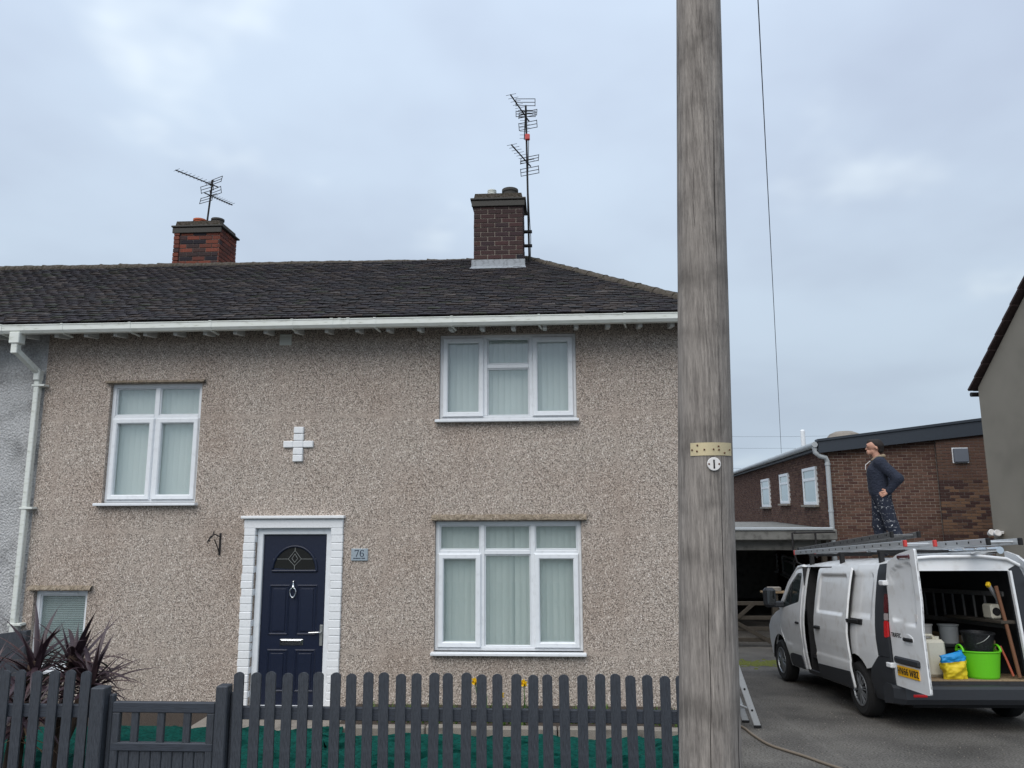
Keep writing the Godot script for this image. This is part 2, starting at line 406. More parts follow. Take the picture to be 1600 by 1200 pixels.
func sky_image() -> Image:
	# an overcast sky: layers of cloud on a flat ceiling, seen in perspective
	var f := FastNoiseLite.new()
	f.seed = 5; f.noise_type = FastNoiseLite.TYPE_SIMPLEX_SMOOTH; f.frequency = 0.55; f.fractal_octaves = 6; f.fractal_gain = 0.52
	var f2 := FastNoiseLite.new()
	f2.seed = 11; f2.frequency = 0.9; f2.fractal_octaves = 5; f2.noise_type = FastNoiseLite.TYPE_SIMPLEX_SMOOTH
	var w := 1536; var h := 768
	var img := Image.create(w, h, false, Image.FORMAT_RGBF)
	for y in h:
		var el := PI * 0.5 - PI * (y + 0.5) / h
		for x in w:
			var c := Color(0.1, 0.1, 0.098)
			if el > 0.0:
				var az := TAU * ((x + 0.5) / w - 0.5)
				var d := Vector3(cos(el) * sin(az), sin(el), -cos(el) * cos(az))
				var k := 1.0 / (d.y + 0.16)
				var p := Vector2(d.x, d.z) * k
				var a := f.get_noise_2d(p.x, p.y)
				var b := f2.get_noise_2d(p.x * 1.3 + 9.0, p.y * 1.3)
				var l := clampf(0.57 + a * 0.7 + b * 0.18, 0.0, 1.0)
				var lo := Color(0.475, 0.555, 0.70); var hi := Color(0.61, 0.725, 0.875)
				c = lo.lerp(hi, smoothstep(0.1, 0.95, l))
				c = c.lerp(Color(0.86, 0.95, 1.02), smoothstep(0.28, 0.75, b) * smoothstep(0.35, 0.8, l) * 0.8)
				c = c.lerp(Color(0.58, 0.70, 0.80), (1.0 - smoothstep(0.0, 0.5, d.y)) * 0.55)
				# a thin place in the cloud where the light comes through
				var br := exp(-pow((d - Vector3(-0.335, 0.52, -0.787)).length() / 0.075, 2.0)) * (0.65 + 0.9 * f2.get_noise_2d(p.x * 5.0, p.y * 5.0))
				c = c.lerp(Color(0.93, 1.0, 1.06), clampf(br, 0.0, 1.0) * 0.6)
				c *= (0.88 + 0.26 * d.y + 0.35 * d.y * d.y) / 1.5
			img.set_pixel(x, y, c)
	return img

var cam_pos := Vector3(0, 2.3, 8.9)

func _ready() -> void:
	rng.seed = 77
	var cam := Camera3D.new()
	cam.name = "camera"
	add_child(cam)
	cam.fov = rad_to_deg(2.0 * atan(600.0 / 1155.0))
	cam.near = 0.05; cam.far = 900.0
	cam.position = cam_pos
	cam.rotation_order = EULER_ORDER_YXZ
	cam.rotation_degrees = Vector3(9.35, 3.18, -0.28)
	cam.current = true
	var we := WorldEnvironment.new()
	we.name = "environment"
	var env := Environment.new()
	env.background_mode = Environment.BG_SKY
	var sky := Sky.new()
	var pm := PanoramaSkyMaterial.new()
	pm.panorama = ImageTexture.create_from_image(sky_image())
	sky.sky_material = pm
	env.sky = sky
	env.tonemap_mode = Environment.TONE_MAPPER_LINEAR
	env.tonemap_exposure = 1.5
	env.sdfgi_enabled = true; env.ssao_enabled = true; env.ssil_enabled = true
	we.environment = env
	add_child(we)
	var sun := DirectionalLight3D.new()
	sun.name = "sun"
	sun.light_energy = 0.5
	sun.light_color = Color(1.0, 0.97, 0.93)
	sun.light_angular_distance = 60.0
	sun.shadow_enabled = true
	sun.rotation_degrees = Vector3(-50, -22, 0)
	add_child(sun)
	make_materials()
	ground()
	house()
	neighbour()
	right_house()
	workshop()
	carport()
	pole_and_wires()
	fences()
	garden()
	van()
	roof_load()
	cargo()
	man()
	yard_bits()

const EZ := 0.40      # eaves
const EY := 4.53
const RZ := -3.0      # ridge
const RY := 6.39
const PARTY := -6.42
const HIPX := -0.42   # right end of the ridge
const CORX := 1.98    # eaves corner

func slope_y(z: float) -> float: return EY + (EZ - z) * (RY - EY) / (EZ - RZ)
func drive_y(z: float) -> float: return 0.0 if z > 3.2 else maxf(-0.0835 * (3.2 - z), -1.02)

func ground() -> void:
	var g := G.new()
	var zs := [60.0, 12.0, 3.2, -0.5, -4.0, -9.01, -30.0, -260.0]
	var xs := [-260.0, -20.0, 0.0, 6.0, 14.0, 260.0]
	for i in zs.size() - 1:
		for j in xs.size() - 1:
			g.face([V(xs[j], drive_y(zs[i]), zs[i]), V(xs[j + 1], drive_y(zs[i]), zs[i]), V(xs[j + 1], drive_y(zs[i + 1]), zs[i + 1]), V(xs[j], drive_y(zs[i + 1]), zs[i + 1])], Vector3.UP)
	struct("ground", g, mats.asphalt)
	var b := G.new()
	b.bx(-9.0, 1.35, -0.7, -0.03, -0.02, 3.35, 0.01)
	struct("garden_bed_ground", b, mats.soil)

func wall_with_holes(x0: float, x1: float, y0: float, y1: float, holes: Array, rev: float) -> G:
	# holes: [x0, x1, y0, y1]; the wall's face is z = 0
	var g := G.new()
	var xs := [x0, x1]; var ys := [y0, y1]
	for h in holes: xs.append_array([h[0], h[1]]); ys.append_array([h[2], h[3]])
	xs.sort(); ys.sort()
	for i in xs.size() - 1:
		for j in ys.size() - 1:
			if xs[i + 1] - xs[i] < 1e-4 or ys[j + 1] - ys[j] < 1e-4: continue
			var m := Vector2((xs[i] + xs[i + 1]) / 2, (ys[j] + ys[j + 1]) / 2)
			var inside := false
			for h in holes:
				if m.x > h[0] and m.x < h[1] and m.y > h[2] and m.y < h[3]: inside = true
			if not inside:
				g.face([V(xs[i], ys[j], 0), V(xs[i + 1], ys[j], 0), V(xs[i + 1], ys[j + 1], 0), V(xs[i], ys[j + 1], 0)], V(0, 0, 1))
				g.face([V(xs[i], ys[j], -rev), V(xs[i + 1], ys[j], -rev), V(xs[i + 1], ys[j + 1], -rev), V(xs[i], ys[j + 1], -rev)], V(0, 0, -1))
	for h in holes:
		g.face([V(h[0], h[2], 0), V(h[0], h[3], 0), V(h[0], h[3], -rev), V(h[0], h[2], -rev)], V(1, 0, 0))
		g.face([V(h[1], h[2], 0), V(h[1], h[3], 0), V(h[1], h[3], -rev), V(h[1], h[2], -rev)], V(-1, 0, 0))
		g.face([V(h[0], h[2], 0), V(h[1], h[2], 0), V(h[1], h[2], -rev), V(h[0], h[2], -rev)], V(0, 1, 0))
		g.face([V(h[0], h[3], 0), V(h[1], h[3], 0), V(h[1], h[3], -rev), V(h[0], h[3], -rev)], V(0, -1, 0))
	return g

# lights: list of [x0, x1, y0, y1, opens] in the window's own metres
func window(h: Node, x0: float, x1: float, y0: float, y1: float, mull: Array, trans: Array, lights: Array, sill: Array, blind: Material, label: String) -> Node3D:
	var w := holder(h, "window", at(x0, y0, -0.05))
	w.set_meta("label", label)
	var W := x1 - x0; var H := y1 - y0
	part(w, "frame", G.new().ring(0, W, 0, H, 0.05, -0.06, 0.0, 0.006), mats.upvc)
	for m in mull: part(w, "mullion", G.new().bx(m[0] - 0.028, m[0] + 0.028, m[1], m[2], -0.055, -0.001, 0.005), mats.upvc)
	for m in trans: part(w, "transom", G.new().bx(m[1], m[2], m[0] - 0.028, m[0] + 0.028, -0.054, 0.004, 0.008), mats.upvc)
	for l in lights:
		var e := 0.0
		if l[4]:
			part(w, "sash", G.new().ring(l[0] - 0.015, l[1] + 0.015, l[2] - 0.015, l[3] + 0.015, 0.066, -0.04, 0.022, 0.012), mats.upvc)
			e = 0.045
		else:
			part(w, "glazing_bead", G.new().ring(l[0], l[1], l[2], l[3], 0.014, -0.04, -0.012, 0.01), mats.upvc)
		part(w, "pane", G.new().bx(l[0] + e, l[1] - e, l[2] + e, l[3] - e, -0.034, -0.028), mats.glass)
		part(w, "inner_pane", G.new().bx(l[0] + e, l[1] - e, l[2] + e, l[3] - e, -0.054, -0.048), mats.glass)
	if sill.size(): part(w, "sill", G.new().bx(sill[0] - x0, sill[1] - x0, -0.035, 0.0, -0.05, 0.13, 0.006), mats.upvc)
	if blind:
		var n := int(W / 0.078)
		for i in n:
			var xf := Transform3D(Basis(Vector3.UP, rng.randf_range(0.16, 0.34)), V(0.04 + (i + 0.5) * (W - 0.08) / n, H * 0.5, -0.16 + rng.randf_range(-0.004, 0.004)))
			if absf(xf.origin.x - W * 0.53) < 0.04 and H > 1.45 and W > 1.6: xf.basis = Basis(Vector3.UP, 0.75)
			var g := G.new()
			g.grid(4, 1, func(u, v): return V((u - 0.5) * 0.086, (v - 0.5) * (H - 0.02), sin(u * PI) * 0.006))
			part(w, "blind_slat", g, blind, xf)
	return w

func house() -> void:
	var h := thing("pebbledash_house", "brown pebbledash end terrace house with navy front door and white windows", "house")
	var HO := [[-3.592, -2.662, -0.2, 2.048], [-1.39, 0.29, 3.335, 4.40], [-1.42, 0.315, 0.635, 2.12], [-5.555, -4.375, 2.355, 3.84], [-6.30, -5.63, 0.40, 1.31]]
	var wall := wall_with_holes(PARTY, 1.62, -0.6, 4.62, HO, 0.22)
	wall.face([V(1.62, -1.2, 0), V(1.62, 4.62, 0), V(1.62, 4.62, -6.0), V(1.62, -1.2, -6.0)], V(1, 0, 0))
	wall.face([V(1.62, -1.2, -6), V(1.62, 4.62, -6), V(PARTY, 4.62, -6.0), V(PARTY, -1.2, -6.0)], V(0, 0, -1))
	wall.face([V(PARTY, -1.2, 0), V(PARTY, 6.2, -3.0), V(PARTY, 4.5, -6.0), V(PARTY, -1.2, -6.0)], V(-1, 0, 0))
	part(h, "wall", wall, mats.pebbledash)
	var rm := G.new()
	for r in [[-6.35, -3.6, 0.0, 2.2], [-3.58, -2.6, -0.1, 2.2], [-2.5, 1.5, 0.0, 2.2], [-6.3, -3.2, 2.3, 4.5], [-3.1, 1.5, 2.3, 4.5]]:
		rm.face([V(r[0], r[2], -2.2), V(r[1], r[2], -2.2), V(r[1], r[3], -2.2), V(r[0], r[3], -2.2)], V(0, 0, 1))
		rm.face([V(r[0], r[2], -0.25), V(r[1], r[2], -0.25), V(r[1], r[2], -2.2), V(r[0], r[2], -2.2)], V(0, 1, 0))
		rm.face([V(r[0], r[3], -0.25), V(r[1], r[3], -0.25), V(r[1], r[3], -2.2), V(r[0], r[3], -2.2)], V(0, -1, 0))
		rm.face([V(r[0], r[2], -0.25), V(r[0], r[3], -0.25), V(r[0], r[3], -2.2), V(r[0], r[2], -2.2)], V(1, 0, 0))
		rm.face([V(r[1], r[2], -0.25), V(r[1], r[3], -0.25), V(r[1], r[3], -2.2), V(r[1], r[2], -2.2)], V(-1, 0, 0))
	part(h, "room_walls", rm, mats.interior)
	# windows
	window(h, -1.39, 0.29, 3.335, 4.40, [[0.56, 0.05, 1.015], [1.13, 0.05, 1.015]], [[0.665, 0.588, 1.102]], [[0.05, 0.532, 0.05, 1.015, true], [0.588, 1.102, 0.693, 1.015, false], [0.588, 1.102, 0.05, 0.637, false], [1.158, 1.63, 0.05, 1.015, true]], [-1.43, 0.31], mats.blind, "three light window under the eaves with white vertical blinds")
	window(h, -1.42, 0.315, 0.635, 2.12, [[0.56, 0.05, 1.435], [1.16, 0.05, 1.435]], [[1.12, 0.05, 0.532], [1.12, 0.588, 1.132], [1.12, 1.188, 1.685]], [[0.05, 0.532, 0.05, 1.092, true], [0.588, 1.132, 0.05, 1.092, false], [1.188, 1.685, 0.05, 1.092, true], [0.05, 0.532, 1.148, 1.435, false], [0.588, 1.132, 1.148, 1.435, false], [1.188, 1.685, 1.148, 1.435, false]], [-1.45, 0.345], mats.blind_green, "six pane ground floor window with a gap in its vertical blind")
	window(h, -5.555, -4.375, 2.355, 3.84, [[0.59, 0.05, 1.435]], [[1.06, 0.05, 0.562], [1.06, 0.618, 1.13]], [[0.05, 0.562, 0.05, 1.032, true], [0.618, 1.13, 0.05, 1.032, true], [0.05, 0.562, 1.088, 1.435, false], [0.618, 1.13, 1.088, 1.435, false]], [-5.62, -4.34], mats.blind, "four pane upstairs window with net and vertical blinds")
	var sw := window(h, -6.30, -5.63, 0.40, 1.31, [], [], [[0.05, 0.62, 0.05, 0.86, false]], [-6.34, -5.6], null, "small single pane window with a venetian blind")
	var vb := G.new()
	for i in 32: vb.box(Transform3D(Basis(Vector3.RIGHT, 0.75), V(0.335, 0.07 + i * 0.0255, -0.12)), V(0.56, 0.022, 0.0015))
	part(sw, "venetian_blind", vb, mats.blind)
	part(sw, "trickle_vent", G.new().bx(0.13, 0.52, 0.87, 0.895, 0.0, 0.02, 0.004), mats.upvc)
	# rough cement drips over the openings
	for l in [[-1.46, 0.38, 2.14, 2.20], [-5.61, -4.33, 3.85, 3.88], [-6.36, -5.57, 1.33, 1.375]]:
		var g := G.new()
		var nz := FastNoiseLite.new()
		nz.seed = 3; nz.frequency = 6.0
		g.grid(40, 6, func(u, v): return V(lerpf(l[0], l[1], u), lerpf(l[2] - 0.006, l[3], v) + nz.get_noise_2d(u * 3.0, 1.0) * 0.012 * v, 0.062 * sqrt(1.0 - v * v) + nz.get_noise_2d(u * 4.0, v * 0.5) * 0.008 * (1.0 - v)))
		g.face([V(l[0], l[2] - 0.006, 0), V(l[1], l[2] - 0.006, 0), V(l[1], l[2] - 0.006, 0.062), V(l[0], l[2] - 0.006, 0.062)], V(0, -1, 0))
		part(h, "lintel_drip", g, mats.lintel_dash)
	front_door(h)
	# painted brick cross on the wall
	var cr := holder(h, "wall_cross", at(-3.115, 3.055, 0))
	for b in [[0, 0], [-1, 0], [1, 0], [0, 1], [0, 2], [0, -1], [0, -2]]:
		part(cr, "brick", G.new().bx(-0.062, 0.062, -0.041, 0.041, -0.02, 0.03, 0.008), mats.white_paint, Transform3D(Basis(Vector3.BACK, rng.randf_range(-0.02, 0.02)), V(b[0] * 0.123, b[1] * 0.086, rng.randf_range(0, 0.006))))
	var vn := holder(h, "wall_vent", at(-3.335, 4.37, 0))
	part(vn, "frame", G.new().ring(-0.075, 0.075, -0.07, 0.07, 0.014, 0, 0.02, 0.004), mats.gutter_white)
	for i in 4: part(vn, "louvre", G.new().bx(-0.062, 0.062, -0.015, 0.015, -0.002, 0.002), mats.gutter_white, Transform3D(Basis(Vector3.RIGHT, 0.6), V(0, -0.045 + i * 0.03, 0.01)))
	# eaves: dark boards, rafter feet, gutter
	part(h, "eaves_board", eaves(PARTY, CORX), mats.dark_board)
	part(h, "side_soffit", G.new().bx(1.6, CORX - 0.03, EY - 0.06, EY - 0.035, -6.3, EZ - 0.06), mats.dark_board)
	part(h, "side_gutter", G.new().tube([V(CORX + 0.02, 4.45, EZ), V(CORX + 0.02, 4.45, -6.3)], 0.05, 10), mats.gutter_white)
	var x := -6.1
	while x < 1.6:
		part(h, "rafter_foot", G.new().bx(-0.025, 0.025, -0.045, 0.04, -0.22, 0.02, 0.004), mats.rafter, Transform3D(Basis(Vector3.RIGHT, 0.12), V(x, 4.42, 0.32)))
		x += 0.376
	gutter(h, PARTY + 0.0, CORX + 0.06, [-5.95, -5.1, -4.1, -3.1, -2.1, -1.18, -0.15, 0.85, 1.48], true)
	roof_slope(h, PARTY, true)
	chimney(h, -1.225, -0.435, -2.92, -2.30, 5.7, 7.15, 0.0)

func eaves(x0: float, x1: float) -> G:
	var g := G.new()
	g.face([V(x0, 4.66, -0.02), V(x1 - 0.36, 4.66, -0.02), V(x1, EY - 0.035, EZ - 0.02), V(x0, EY - 0.035, EZ - 0.02)], V(0, -1, 0))
	g.bx(x0, x1 - 0.02, EY - 0.11, EY - 0.02, EZ - 0.045, EZ - 0.025)
	return g

func gutter(h: Node, x0: float, x1: float, brackets: Array, joint: bool) -> void:
	# ogee-ish square line gutter: swept section
	var gu := holder(h, "gutter", V_at(0, 4.45, 0.42))
	var sec := [Vector2(-0.045, 0.06), Vector2(-0.045, -0.045), Vector2(0.025, -0.045), Vector2(0.05, -0.012), Vector2(0.05, 0.045), Vector2(0.056, 0.05), Vector2(0.056, 0.06), Vector2(0.045, 0.06), Vector2(0.044, -0.01), Vector2(0.022, -0.04), Vector2(-0.04, -0.04), Vector2(-0.04, 0.06)]
	var poly := PackedVector2Array()
	for s in sec: poly.push_back(Vector2(s.x, s.y))
	var turn := Transform3D(Basis(V(0, 0, 1), V(0, 1, 0), V(-1, 0, 0)), Vector3.ZERO)
	part(gu, "channel", G.new().prism(poly, -x1, -x0, turn), mats.gutter_white)
	var fat := PackedVector2Array()
	for s in sec.slice(0, 7): fat.push_back(s * 1.09)
	fat.push_back(Vector2(-0.04, 0.066))
	for b in brackets:
		part(gu, "bracket", G.new().prism(fat, -b - 0.014, -b + 0.014, turn), mats.gutter_white)
		part(gu, "bracket_stay", G.new().bar(V(b, -0.05, 0.0), V(b + 0.03, -0.065, -0.14), 0.02, 0.02, 0.003), mats.gutter_white)
	if joint:
		for b in [-2.62, -2.52, -2.42]: part(gu, "joint", G.new().prism(fat, -b - 0.018, -b + 0.018, turn), mats.gutter_white)

func V_at(x: float, y: float, z: float) -> Transform3D: return Transform3D(Basis(), V(x, y, z))

func tile_col() -> Color:
	var k := rng.randf()
	var c := s3(62, 57, 58).lerp(s3(50, 49, 54), rng.randf())
	if k > 0.96: c = s3(86, 80, 78)
	elif k > 0.82: c = s3(70, 62, 60)
	elif k < 0.08: c = s3(58, 60, 50)
	return c.srgb_to_linear()

func tile_shape(w: float) -> G:
	# a plain clay tile, its tail at z = 0, slightly cambered; y is up from the slope
	var g := G.new()
	var L := 0.16; var T := 0.013
	for i in 2:
		var a := -w / 2 + w * i / 2; var b := a + w / 2
		var ya := 0.003 if i == 0 else 0.0; var yb := 0.0 if i == 0 else 0.003
		ya = -ya; yb = -yb
		g.face([V(a, T + ya, 0), V(b, T + yb, 0), V(b, T + yb, -L), V(a, T + ya, -L)], Vector3.UP)
		g.face([V(a, ya, 0), V(b, yb, 0), V(b, T + yb, 0), V(a, T + ya, 0)], V(0, 0, 1))
		g.face([V(a, ya, 0), V(b, yb, 0), V(b, yb, -L), V(a, ya, -L)], Vector3.DOWN)
	g.face([V(-w / 2, 0, 0), V(-w / 2, T, 0), V(-w / 2, T, -L), V(-w / 2, 0, -L)], V(-1, 0, 0))
	g.face([V(w / 2, 0, 0), V(w / 2, T, 0), V(w / 2, T, -L), V(w / 2, 0, -L)], V(1, 0, 0))
	return g

func roof_slope(h: Node, x0: float, hip: bool, x1 := 0.0) -> void:
	var r := holder(h, "roof")
	var ang := atan2(RY - EY, EZ - RZ)
	var L := Vector2(RY - EY, EZ - RZ).length()
	var deck := G.new()
	if hip:
		deck.face([V(x0, EY - 0.02, EZ), V(CORX, EY - 0.02, EZ), V(HIPX, RY - 0.02, RZ), V(x0, RY - 0.02, RZ)], V(0, 1, 0.3))
		deck.face([V(CORX, EY - 0.02, EZ), V(CORX, EY - 0.02, -6.4), V(HIPX, RY - 0.02, RZ)], V(1, 1, 0))
		deck.face([V(CORX, EY - 0.02, -6.4), V(x0, EY - 0.02, -6.4), V(x0, RY - 0.02, RZ), V(HIPX, RY - 0.02, RZ)], V(0, 1, -0.3))
	else:
		deck.face([V(x0, EY - 0.02, EZ), V(x1, EY - 0.02, EZ), V(x1, RY - 0.02, RZ), V(x0, RY - 0.02, RZ)], V(0, 1, 0.3))
		deck.face([V(x1, EY - 0.02, -6.4), V(x0, EY - 0.02, -6.4), V(x0, RY - 0.02, RZ), V(x1, RY - 0.02, RZ)], V(0, 1, -0.3))
	deck.col = s3(58, 54, 56).srgb_to_linear()
	for i in deck.c.size(): deck.c[i] = deck.col
	part(r, "roof_deck", deck, mats.tile)
	var w := 0.166
	var base := tile_shape(w - 0.004)
	var shapes := []
	for i in 24:
		var g := G.new()
		g.col = tile_col(); g.add(base, Transform3D.IDENTITY)
		shapes.append(g)
	var meshes := []
	for g: G in shapes: meshes.append(g.mesh())
	var rest := G.new()
	var made := 0
	var rows := int(L / 0.1)
	for i in rows:
		var d := i * 0.1
		var z := EZ - d * cos(ang) + 0.02; var y := EY + d * sin(ang)
		var xr := x1
		if hip: xr = lerpf(CORX, HIPX, d / L)
		var x := x0 + (w * 0.5 if i % 2 else 0.0) - w * 0.5 + rng.randf_range(-0.035, 0.035)
		while x < xr - 0.04:
			var k := rng.randi() % 24
			var xf := Transform3D(Basis(Vector3.RIGHT, ang - 0.12 + rng.randf_range(-0.02, 0.02)) * Basis(Vector3.UP, rng.randf_range(-0.02, 0.02)) * Basis(Vector3.BACK, rng.randf_range(-0.03, 0.03)), V(x, y + rng.randf_range(0, 0.006) + 0.012, z + rng.randf_range(-0.008, 0.008)))
			if made < 298: part(r, "tile", meshes[k], mats.tile, xf); made += 1
			else: rest.col = shapes[k].col; rest.add(base, xf)
			x += w
	part(r, "upper_tiles", rest, mats.tile).set_meta("kind", "stuff")
	# ridge tiles, half round, bedded in mortar
	var nz := FastNoiseLite.new()
	nz.seed = 8; nz.frequency = 5.0
	var xe := HIPX if hip else x1
	var rt := func(a: Vector3, b: Vector3, rad: float, called: String) -> void:
		var dir := (b - a).normalized()
		var sd := dir.cross(Vector3.UP).normalized()
		var up := sd.cross(dir)
		var len := a.distance_to(b)
		var o := rng.randf() * 50.0
		var g := G.new()
		g.grid(6, 9, func(u, v):
			var an: float = lerpf(-0.3, PI + 0.3, v)
			var rr: float = rad * (1.0 + 0.12 * nz.get_noise_2d(u * 0.6 + o, v)) + (0.008 if u < 0.12 else 0.0)
			return a + dir * (u * len * 1.02) + (sd * -cos(an) + up * sin(an)) * rr)
		g.face([a + sd * rad, a + up * rad, a - sd * rad], -dir)
		part(r, called, g, mats.ridge)
	var n := int((xe - x0) / 0.32)
	for i in n:
		var xa := lerpf(x0, xe, float(i) / n); var xb := lerpf(x0, xe, float(i + 1) / n)
		rt.call(V(xa, RY - 0.03 + rng.randf_range(-0.008, 0.008) - (xa + 6.0) * 0.008, RZ), V(xb, RY - 0.03 + rng.randf_range(-0.008, 0.008) - (xb + 6.0) * 0.008, RZ), 0.085, "ridge_tile")
	if hip:
		var a := V(CORX - 0.02, EY + 0.02, EZ - 0.03); var b := V(HIPX, RY - 0.03, RZ)
		for i in 12:
			rt.call(a.lerp(b, i / 12.0), a.lerp(b, (i + 1) / 12.0), 0.082, "hip_tile")

func brick_col(kind: int) -> Color:
	var k := rng.randf()
	var c: Color
	if kind == 0:   # sooty chimney
		c = s3(72, 62, 64).lerp(s3(90, 70, 68), rng.randf())
		if k > 0.8: c = s3(58, 54, 60)
	elif kind == 1: # redder chimney
		c = s3(104, 70, 64).lerp(s3(142, 84, 70), rng.randf())
		if k > 0.75: c = s3(84, 70, 70)
	elif kind == 2: # workshop red-brown
		c = s3(98, 76, 68).lerp(s3(118, 93, 82), rng.randf())
		if k > 0.8: c = s3(92, 70, 64)
	else:           # mixed orange patch
		c = s3(104, 82, 71).lerp(s3(126, 99, 81), rng.randf())
		if k > 0.7: c = s3(78, 60, 58)
	return c.srgb_to_linear()

func brick_set(kind: int, w: float, hh: float, d: float) -> Array:
	var out := []
	for i in 8:
		var g := G.new()
		g.col = brick_col(kind)
		g.bx(-w / 2, w / 2, -hh / 2, hh / 2, -d / 2, d / 2, 0.004)
		out.append(g)
	return out

func chimney(h: Node, x0: float, x1: float, z0: float, z1: float, y0: float, y1: float, red: float) -> void:
	var c := holder(h, "chimney")
	part(c, "core", G.new().bx(x0 + 0.007, x1 - 0.007, y0, y1, z0 + 0.007, z1 - 0.007), mats.mortar_dark if red > 0.0 else mats.mortar)
	var kinds := [brick_set(0, 0.216, 0.066, 0.1), brick_set(0, 0.104, 0.066, 0.1), brick_set(1, 0.216, 0.066, 0.1), brick_set(1, 0.104, 0.066, 0.1)]
	var mm := []
	for k in kinds:
		var q := []
		for g: G in k: q.append(g.mesh())
		mm.append(q)
	var rows := int((y1 - y0) / 0.0757)
	for side in [[V(x0, 0, z1), V(1, 0, 0), x1 - x0, 0.0], [V(x1, 0, z1), V(0, 0, -1), z1 - z0, PI / 2], [V(x0, 0, z0), V(0, 0, 1), z1 - z0, -PI / 2]]:
		for i in rows:
			var y: float = y0 + (i + 0.5) * 0.0757
			var p := 0.0
			var first := true
			while p < side[2] - 0.04:
				var len: float = 0.113 if first and (i % 2 == 1) else 0.226
				var short: bool = len < 0.2 or p + len > side[2] + 0.02
				if p + 0.2 > side[2] and not first: short = true
				var l2: float = 0.113 if short else 0.226
				if p + l2 > side[2] + 0.03: break
				var kk := (2 if red > 0.0 and (side[3] != 0.0 or rng.randf() < 0.4) else 0) + (1 if short else 0)
				var out: Vector3 = (Basis(Vector3.UP, side[3]) * V(0, 0, 1))
				part(c, "brick", mm[kk][rng.randi() % 8], mats.brick, Transform3D(Basis(Vector3.UP, side[3] + rng.randf_range(-0.01, 0.01)), side[0] + side[1] * (p + l2 / 2) + V(0, y, 0) - out * (0.05 - rng.randf_range(0.0, 0.005))))
				p += l2
				first = false
	var yt: float = y0 + rows * 0.0757
	# oversailing tile course, corbel and flaunching
	part(c, "oversail", G.new().bx(x0 - 0.05, x1 + 0.05, yt, yt + 0.03, z0 - 0.05, z1 + 0.05, 0.006), mats.grey_pot)
	var fl := PackedVector2Array([Vector2(x0 - 0.0, yt + 0.03), Vector2(x1 + 0.0, yt + 0.03), Vector2(x1 - 0.02, yt + 0.12), Vector2(x0 + 0.02, yt + 0.12)])
	part(c, "flaunching", G.new().prism(fl, z0 + 0.0, z1 - 0.0), mats.ridge)
	var tilt := G.new()
	tilt.bar(V(x0 - 0.03, yt - 0.06, z1 + 0.02), V(x1 + 0.03, yt - 0.06, z1 + 0.02), 0.03, 0.09, 0.004)
	part(c, "corbel", tilt, mats.grey_pot)
	if red == 0.0:
		part(c, "pot", G.new().lathe([Vector2(0.0, 0), Vector2(0.115, 0), Vector2(0.12, 0.14), Vector2(0.135, 0.16), Vector2(0.135, 0.2), Vector2(0.1, 0.2), Vector2(0.09, 0.05), Vector2(0, 0.05)], 20), mats.grey_pot, V_at(-0.655, yt + 0.1, -2.6), "wide dark chimney pot")
		var gt := G.new()
		for i in 5: gt.lathe([Vector2(0.0, 0.028 * i), Vector2(0.075, 0.028 * i), Vector2(0.075, 0.028 * i + 0.016), Vector2(0.0, 0.028 * i + 0.016)], 14)
		for i in 8: gt.bx(-0.012, 0.012, 0.0, 0.14, -0.01, 0.01)
		gt.lathe([Vector2(0.055, -0.05), Vector2(0.055, 0.13), Vector2(0.0, 0.15)], 12)
		part(c, "gas_terminal", gt, mats.gutter_white, V_at(-0.955, yt + 0.17, -2.6), "white slotted gas terminal")
		part(c, "flashing", G.new().face2([V(x0 - 0.03, slope_y(z1) + 0.0, z1 + 0.02), V(x1 + 0.03, slope_y(z1) + 0.0, z1 + 0.02), V(x1 + 0.03, slope_y(z1) + 0.14, z1 + 0.012), V(x0 - 0.03, slope_y(z1) + 0.14, z1 + 0.012)]), mats.lead_flash)
		part(c, "flashing", G.new().face2([V(x0 - 0.05, slope_y(z1 + 0.16) + 0.035, z1 + 0.16), V(x1 + 0.05, slope_y(z1 + 0.16) + 0.035, z1 + 0.16), V(x1 + 0.03, slope_y(z1) + 0.035, z1 + 0.01), V(x0 - 0.03, slope_y(z1) + 0.035, z1 + 0.01)]), mats.lead_flash)
	else:
		for i in 2: part(c, "pot", G.new().lathe([Vector2(0.0, 0), Vector2(0.11, 0), Vector2(0.1, 0.13), Vector2(0.115, 0.14), Vector2(0.115, 0.17), Vector2(0.085, 0.17), Vector2(0.08, 0.05), Vector2(0, 0.05)], 20), mats.clay_pot if i == 0 else mats.grey_pot, V_at(x0 + 0.27 + i * 0.33, yt + 0.1, (z0 + z1) / 2), "squat clay chimney pot" if i == 0 else "soot stained chimney pot")

